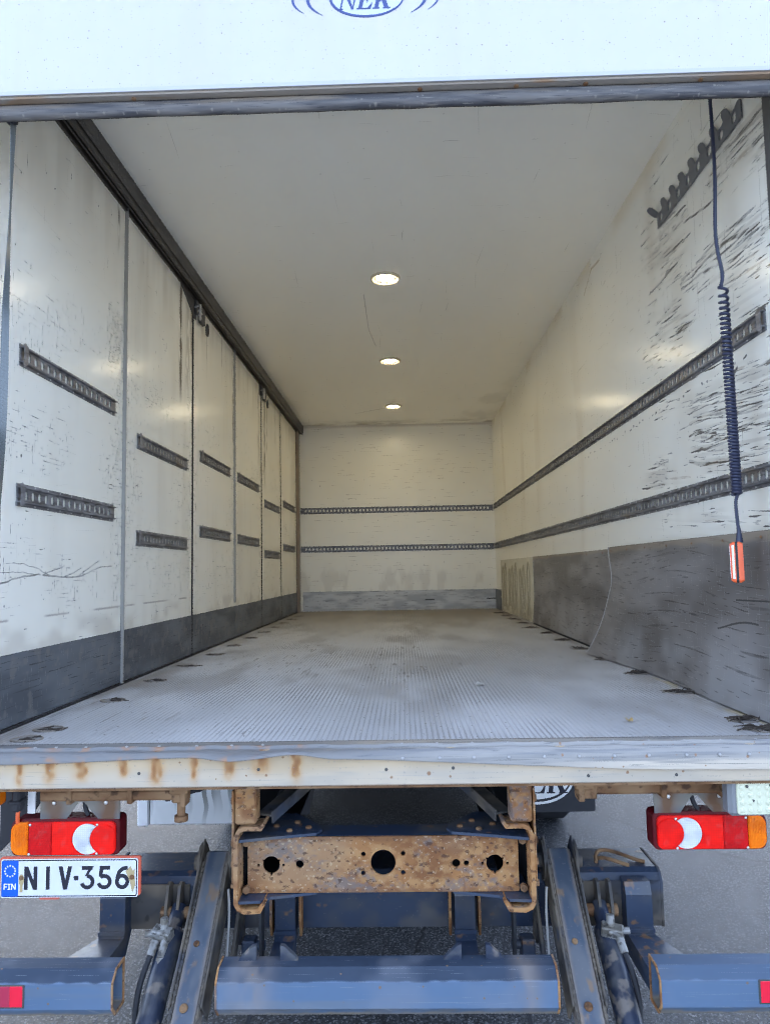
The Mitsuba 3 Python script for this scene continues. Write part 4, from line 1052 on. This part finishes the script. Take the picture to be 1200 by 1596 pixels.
# work lamp on the right
wk = obj('work_lamp', bx(.948, 1.075, .025, .075, .898, .997, .010), 'm_led_body', TR, smooth=False, label='square pale work lamp under the right end of the sill')
g = rrect(.9685, 1.066, .905, .990, .008)
obj('lens', soft_prism(g, .0195, .026, .003), 'm_led_lens', wk, smooth=False)
obj('led_cells', cat(*[dome((.982 + .0235 * i, .0195, .918 + .0200 * j), .0075, .0028, (0, -1, 0), 12) for i in range(4) for j in range(4)]), 'm_led_lens', wk, kind='stuff')
obj('lamp_studs', cat(dome((.996, .0195, .981), .0042, .004, (0, -1, 0), 8), dome((1.012, .0195, .943), .0035, .004, (0, -1, 0), 8), dome((1.06, .0195, .983), .0035, .004, (0, -1, 0), 8)), 'm_dark_steel', wk, kind='stuff')

# hanging bolts and cables under the sill
for x, zb, r in ((-.605, .874, .016), (.575, .935, .02)):
    obj('hanging_bolt', cat(bx(x - .028, x + .028, .10, .16, .952, .991, .004), bx(x - .022, x + .022, .105, .15, .925, .953, .004), rod((x, .13, zb), (x, .13, .93), r * .75, 12), rod((x, .13, zb - .006), (x, .13, zb + .010), r * 1.25, 12)), 'm_rust_dark', TR)
cb = []
rr = np.random.default_rng(3)
for k in range(9):
    x0 = -.755 + .012 * k
    cb.append(tube(spline([(x0, .35, .975), (x0 + .01 + rr.normal() * .01, .33, .925), (x0 + .045, .32, .90 + rr.normal() * .012), (x0 + .085, .34, .93), (x0 + .11, .36, .975)], 20), .0065, 7))
t = np.linspace(math.pi * .9, 2.1 * math.pi, 16)
cb.append(tube(np.c_[-.755 + .028 * np.cos(t), np.full(16, .33), .935 + .035 * np.sin(t)], .008, 8))
obj('cable_bundle', cat(*cb), 'm_rubber', TR, smooth=40)
obj('cable_plug', cat(bx(-1.115, -1.09, .13, .17, .895, .975, .006), bx(-1.122, -1.085, .125, .175, .918, .930, .003)), 'm_rubber', TR, smooth=False)
obj('orange_lead', tube(spline([(-1.102, .15, .90), (-1.104, .15, .87), (-1.106, .17, .83)], 8), .006, 8), 'm_orange', TR)
obj('side_flap', prism(Polygon([(-1.24, .72), (-1.16, .80), (-1.115, .87), (-1.075, .90), (-1.045, .99), (-1.24, .99)]), 'y', .30, .312), 'm_rubber', TR, smooth=False)
obj('side_marker', bx(-1.22, -1.142, .10, .16, .915, .985, .008), 'm_amber', TR, smooth=False)
obj('marker_bracket', bx(-1.085, -1.062, .17, .176, .88, .99), 'm_outer_white', TR, smooth=False)

# --- underrun guard: cross tube, legs, three bumper bars
ug = TR + '__underrun_guard'
labels[ug] = {'label': 'blue steel underrun guard in three bars below the truck'}
hexa = Polygon([(.0, .415), (.0, .482), (.030, .508), (.085, .508), (.085, .388), (.024, .387)])
hollow = hexa.difference(hexa.buffer(-.005, join_style=2))
for x0, x1, lab in ((-.470, .460, 'middle bumper bar'), (-1.32, -.752, 'left bumper bar with open end and red reflector'), (.728, 1.32, 'right bumper bar with red reflector')):
    obj('bumper_bar', prism(hollow, 'x', x0, x1), 'm_bumper', ug, smooth=False, label=lab)
for x0, x1 in ((.4555, .461), (-.4715, -.466)):
    obj('bar_end_rim', prism(hexa.buffer(.0015).difference(hexa.buffer(-.0065)), 'x', x0, x1), 'm_rust', ug, smooth=False)
obj('bar_end_rim', prism(hexa.buffer(.0012).difference(hexa.buffer(-.006)), 'x', .727, .731), 'm_rust', ug, smooth=False)
obj('bar_end_rim', prism(hexa.buffer(.0012).difference(hexa.buffer(-.006)), 'x', -.755, -.751), 'm_rust', ug, smooth=False)
obj('reflector', bx(-1.10, -1.034, -.0035, .001, .424, .478, .001), 'm_reflector_dark', ug, smooth=False)
obj('reflector', bx(-1.0335, -.998, -.0035, .001, .424, .478, .001), 'm_reflector', ug, smooth=False)
obj('reflector', bx(.992, 1.10, -.0035, .001, .427, .482, .001), 'm_reflector', ug, smooth=False)
obj('reflector_frame', bx(-1.12, -.9935, -.0025, .0005, .4205, .4815, .001), 'm_dark_steel', ug, smooth=False)
obj('reflector_frame', bx(.9875, 1.12, -.0025, .0005, .4235, .4855, .001), 'm_dark_steel', ug, smooth=False)
def leg(x, w, lab=None):
    g = Polygon([(.41, .585), (.365, .585), (.352, .55), (.348, .44), (.33, .425), (.086, .425), (.086, .37), (.36, .372), (.41, .43)])
    m = prism(g, 'x', x - w / 2, x + w / 2)
    plate = bx(x - w / 2 - .003, x + w / 2 + .003, .340, .352, .438, .452, .002)
    obj('guard_leg', cat(m, plate), 'm_blue', ug, smooth=False, label=lab)
leg(-.337, .064); leg(.238, .064); leg(-.895, .082); leg(.790, .082)
for x in (-.337, .238):
    for s in (-1, 1):
        x0 = x + s * .034
        obj('foot_gusset', prism(Polygon([(x0, .508), (x0 + s * .050, .508), (x0 + s * .040, .520), (x0 + s * .012, .545), (x0, .548)]), 'y', .062, .078), 'm_cyl', ug, smooth=False)
for pts in ([(.749, .349), (.831, .349), (.895, .19), (1.02, .087), (.749, .087)], [(-.854, .349), (-.936, .349), (-1.0, .19), (-1.115, .087), (-.854, .087)]):
    obj('foot_plate', prism(Polygon(pts), 'z', .4255, .4325), 'm_blue', ug, smooth=False)

# --- tail lift
tl = TR + '__tail_lift'
labels[tl] = {'label': 'tail lift with two lowered arms, cross tube and hydraulic cylinders'}
sect = Polygon([(.410, .43), (.410, .565), (.425, .590), (.445, .60), (.600, .60), (.615, .585), (.615, .43)])
obj('cross_tube', prism(sect, 'x', -.935, .878), 'm_blue', tl, smooth=False)
obj('tube_end', prism(affinity.translate(sect.buffer(.003), 0, -.001), 'x', .878, .886), 'm_grime', tl, smooth=False)
obj('tube_end', prism(sect.buffer(.003), 'x', -.943, -.935), 'm_grime', tl, smooth=False)
for x0, x1 in ((.60, .876), (-.93, -.66)):
    obj('tube_face_plate', bx(x0, x1, .402, .409, .432, .572, .002), 'm_grime', tl, smooth=False)
def along(x, y): return np.array([x, y, .665 - (.40 - y) * .83])
for x, lab in ((-.570, 'left lift arm'), (.553, 'right lift arm')):
    a, b = along(x, .40), along(x, -.32)
    d = (b - a) / np.linalg.norm(b - a); n = np.array([0, -d[2], d[1]]) * (1 if d[1] < 0 else 1)
    n = np.cross(d, [1, 0, 0]); n = n if n[2] > 0 else -n
    obj('lift_arm', beam(a - n * .034 - d * .02, b - n * .034, .076, .066, (1, 0, 0), .007), 'm_arm', tl, smooth=False, label=lab)
    fl_ = []
    for s in (-1, 1):
        q = np.array([s * .046, 0, 0])
        ch = beam(a + q - n * .030 - d * .05, along(x, .06) + q - n * .040, .007, .095, (1, 0, 0), .002)
        fl_.append(ch)
        hub = trimesh.creation.cylinder(.062, .009, sections=28); hub.apply_transform(trimesh.transformations.rotation_matrix(math.pi / 2, [0, 1, 0])); hub.apply_translation(a + q * 1.12 + np.array([0, .02, -.03])); fl_.append(hub)
    fl_.append(rod(a + [-.075, .02, -.03], a + [.075, .02, -.03], .024, 18))
    obj('arm_cheeks', cat(*fl_), 'm_grime', tl, smooth=30)
    obj('arm_bolt', cat(dome(along(x - .004, .06) + n * .0005, .012, .006, n, 14), dome(along(x - .006, .19) + n * .0005, .009, .004, n, 14)), 'm_rust_dark', tl)
    s = -1 if x < 0 else 1
    wb = []
    for sgn in (-1, 1):
        for u in (0, ):
            pts = [a - n * .001 + d * t + np.array([sgn * .0385, 0, 0]) for t in np.linspace(.02, .98, 160)]
            wb.append(tube(pts, .0042 + .0016 * np.sin(np.arange(160) * 1.9) + .0008 * np.sin(np.arange(160) * .63), 6))
    obj('weld_beads', cat(*wb), 'm_grime', tl, kind='stuff')
    # lug plates on the tube
    for off in (.062, .112, .150):
        xx = x + s * off
        obj('tube_lug', prism(Polygon([(.41, .575), (.385, .59), (.365, .585), (.340, .52), (.338, .47), (.36, .455), (.41, .45)]), 'x', xx - .0045, xx + .0045), 'm_grime', tl, smooth=False)
    lp = rod((x + s * .055, .365, .500), (x + s * .17, .365, .500), .019, 16)
    obj('cylinder_pin', lp, 'm_rust_dark', tl)
    # hydraulic cylinder beside the arm
    cx = x + s * .115
    p0, p1 = np.array([cx, .375, .515]), np.array([cx, -.32, -.02 + .06])
    dd = (p1 - p0) / np.linalg.norm(p1 - p0)
    obj('lift_cylinder', cat(tube([p0 + dd * .075, p0 + dd * .08, p0 + dd * .09, p1], [.026, .034, .036, .036], 28), tube([p0, p0 + dd * .08], .024, 18)), 'm_cyl', tl)
    col = p0 + dd * .40
    obj('cylinder_collar', tube([col, col + dd * .004, col + dd * .03, col + dd * .034], [.0375, .041, .041, .0375], 28), 'm_dirty_metal', tl)
    # valve block, fittings, hose
    vb = p0 + dd * .105 + np.array([s * .012 - .004, -.030, .032])
    M = np.eye(4)
    blk = cat(bx(-.032, .032, -.018, .018, -.017, .017, .004))
    blk.apply_transform(trimesh.geometry.align_vectors([0, 0, 1], [0, -.3, .95])); blk.apply_translation(vb)
    obj('valve_block', blk, 'm_dirty_metal', tl, smooth=False)
    obj('valve_fittings', cat(rod(vb + [s * .030, -.002, 0], vb + [s * .052, -.004, .002], .010, 12), rod(vb + [-.004 * s, 0, .014], vb + [-.004 * s, .004, .045], .012, 12), dome(vb + [-.010 * s, -.020, .004], .007, .004, (0, -1, .2), 12),
                               rod(vb + [.018 * s, -.012, -.016], vb + [.024 * s, -.040, -.046], .0125, 12), *([rod(vb + [-.012 * s, -.012, -.016], vb + [-.010 * s, -.045, -.050], .013, 12), hexhead(vb + [-.010 * s, -.045, -.050], .014, .016, (0, -.6, -.8))] if s < 0 else [])), 'm_dirty_metal', tl)
    hs = spline([vb + [.024 * s, -.040, -.046], vb + [.034 * s, -.075, -.085], vb + [.036 * s, -.12, -.14], vb + [.020 * s, -.165, -.185]], 24)
    obj('hydraulic_hose', tube(hs, .0085, 10), 'm_rubber', tl)
    e = hs[-1]
    obj('hose_fitting', cat(rod(e, e + [-.004 * s, -.022, -.028], .0085, 12), rod(e + [-.004 * s, -.022, -.028], e + [-.010 * s, -.036, -.046], .014, 6)), 'm_fitting', tl)
    # inner linkage beside the arm
    xi = x - s * .085
    obj('inner_link', cat(beam((xi, .40, .55), (xi, .18, .30), .010, .05, (1, 0, 0), .002), bx(xi - .006, xi + .006, .36, .42, .40, .62, .002)), 'm_grime', tl, smooth=False)
    obj('inner_valve', cat(bx(xi - s * .040 - .022, xi - s * .040 + .022, .30, .35, .375, .44, .005), rod((xi - s * .09, .32, .42), (xi - s * .04, .32, .42), .014, 12)), 'm_blue', tl, smooth=False)
    obj('lift_hose', tube(spline([(xi - s * .055, .32, .38), (xi - s * .060, .30, .30), (xi - s * .045, .24, .22), (xi - s * .02, .15, .16)], 16), .0075, 8), 'm_rubber', tl)
    obj('brake_pipe', tube(spline([(xi + s * .022, .30, .60), (xi + s * .014, .27, .50), (xi + s * .006, .20, .40), (xi - s * .008, .14, .325)], 20), .0045, 8), 'm_trim', tl)
    obj('frame_stay', prism(Polygon([(.26, .62), (.33, .62), (.31, .42), (.285, .36), (.27, .40)]), 'x', xi - s * .085 - .004, xi - s * .085 + .004), 'm_chassis', tl, smooth=False)
    for off in (-.03, .03):
        pass
for x in (-.385, -.290, .192, .286):
    obj('tube_bracket', prism(Polygon([(.404, .60), (.365, .60), (.36, .47), (.375, .42), (.404, .43)]), 'x', x - .004, x + .004), 'm_rust', tl, smooth=False)
obj('platform', cat(bx(-1.15, 1.10, -1.85, -.36, .012, .050, .006), bx(-1.15, 1.10, -1.95, -1.85, .004, .026, .004)), 'm_platform', tl, smooth=False)
obj('tube_clip', cat(tube(spline([(.70, .50, .603), (.72, .47, .618), (.76, .45, .612), (.79, .44, .606)], 14), .006, 8), tube(spline([(.69, .47, .605), (.72, .52, .625), (.80, .50, .612), (.85, .47, .605)], 14), .006, 8)), 'm_rust_dark', tl)

# ------------------------------------------------------------------ things that hang or lie loose
pk = thing('control_pendant', 'orange tail lift remote control hanging on a dark coiled cable', 'remote control')
obj('upper_cable', tube(spline([(1.112, .25, 3.43), (1.112, .25, 3.13), (1.1105, .25, 2.80), (1.111, .25, 2.59), (1.1165, .25, 2.505), (1.112, .25, 2.492)], 40), .0058, 8), 'm_cable', pk, smooth=40)
obj('lower_cable', cat(tube(spline([(1.129, .25, 1.815), (1.1205, .25, 1.795), (1.119, .25, 1.77), (1.1215, .25, 1.72), (1.1235, .25, 1.68)], 20), .0052, 8), tube([(1.1235, .25, 1.705), (1.1235, .25, 1.685), (1.1235, .25, 1.660)], [.0055, .008, .011], 10)), 'm_cable', pk, smooth=40)
t = np.linspace(0, 1, 1500)
N = 54
ph = 2 * math.pi * N * (t ** 1.28)
zc_ = 2.492 - (2.492 - 1.812) * t
obj('coiled_cable', tube(np.c_[1.1185 + .006 * t + .0125 * np.cos(ph + 2.6), .25 + .0125 * np.sin(ph + 2.6), zc_], .0049, 7), 'm_cable', pk, smooth=40)
hand = rrect(-.022, .022, 1.534, 1.662, .010)
def handset(y0, y1, shrink=0.0):
    m = prism(hand.buffer(-shrink), 'y', y0, y1); return m
def turn(m, a=-115):
    m.apply_transform(trimesh.transformations.rotation_matrix(math.radians(a), [0, 0, 1])); m.apply_translation((1.1125, .25, 0)); return m
shell = cat(*[handset(-.0185 + .0025 * k, -.0035, .0055 - .0018 * k) for k in range(4)], *[handset(.0035, .0185 - .0025 * k, .0055 - .0018 * k) for k in range(4)])
obj('shell', turn(shell), 'm_orange', pk, smooth=False)
obj('seam_band', turn(handset(-.0036, .0036, .0008)), 'm_rubber', pk, smooth=False)
obj('front_label', turn(cat(prism(rrect(-.016, .016, 1.548, 1.650, .004), 'y', -.0195, -.0180), bx(.0200, .0228, -.0135, -.0065, 1.546, 1.652, .001))), 'm_white_plastic', pk, smooth=False)
obj('grip_ribs', turn(cat(*[bx(.0216, .0232, .004, .014, z, z + .003) for z in np.arange(1.575, 1.63, .0065)])), 'm_orange', pk, smooth=False)

zz = np.linspace(2.97, 1.60, 160)
ang = np.interp(zz, [1.60, 1.80, 1.96, 2.15, 2.38, 2.55, 2.69, 2.85, 2.97], [2.0, 2.05, 1.30, .51, 1.05, 1.6, 1.92, 1.6, 1.30])
cxs = np.interp(zz, [1.60, 1.80, 2.15, 2.4, 2.7, 2.97], [-1.096, -1.0955, -1.094, -1.0945, -1.088, -1.0855])
hw = .0108
V = []
for z, a, c in zip(zz, ang, cxs):
    for s, o in ((-1, -.0008), (1, -.0008), (1, .0008), (-1, .0008)):
        V.append((c + s * hw * math.cos(a) - o * math.sin(a), 0.0 + s * hw * math.sin(a) + o * math.cos(a), z))
F = []
for i in range(159):
    for k in range(4):
        a, b = i * 4 + k, i * 4 + (k + 1) % 4
        F += [[a, b, b + 4], [a, b + 4, a + 4]]
m = trimesh.Trimesh(V, F, process=False); m.fix_normals()
sk = thing('pull_strap', 'twisted dark webbing pull strap hanging from the raised door at the left', 'strap')
obj('webbing', m, 'm_strap', sk, smooth=40)
obj('stitched_end', bx(-1.101, -1.072, -.010, .004, 2.955, 2.985, .002), 'm_rubber', sk, smooth=False)

def leaf(name, c, size, label, cat_, bsdf, seed, group=None):
    r = np.random.default_rng(seed)
    n = 14
    t = np.linspace(0, 1, n); w = np.sin(t * math.pi) ** .8 * size * .35
    V = [];
    for a, ww in zip(t, w):
        for s in (-1, -.5, 0, .5, 1):
            V.append(((a - .5) * size, s * ww * (1 + .25 * r.normal()), .004 + abs(s) ** 1.5 * ww * .55 + .004 * math.sin(a * 7 + s * 2 + seed)))
    V = np.array(V); F = []
    for i in range(n - 1):
        for k in range(4):
            a = i * 5 + k; F += [[a, a + 5, a + 6], [a, a + 6, a + 1]]
    m = trimesh.Trimesh(V, F, process=False)
    a = r.uniform(0, 6.28); R = trimesh.transformations.rotation_matrix(a, [0, 0, 1]); m.apply_transform(R); m.apply_translation(c)
    key = numbered(name)
    scene[key] = mikit.ply(m, bsdf, smooth=True)
    labels[key] = {'label': label, 'category': cat_}
leaf('dry_leaf', (1.155, 1.96, 1.1015), .10, 'crumpled yellow-brown dry leaf at the curled corner of the kick sheet', 'leaf', 'm_leaf', 4)
leaf('dry_leaf', (.770, .30, 1.1015), .030, 'small tan dry leaf lying alone on the ribbed floor near the rear edge', 'leaf', 'm_leaf', 7)
leaf('paper_scrap', (.38, 1.04, 1.1015), .045, 'thin pale scrap lying on the middle of the ribbed floor', 'scrap', 'm_paper', 9)
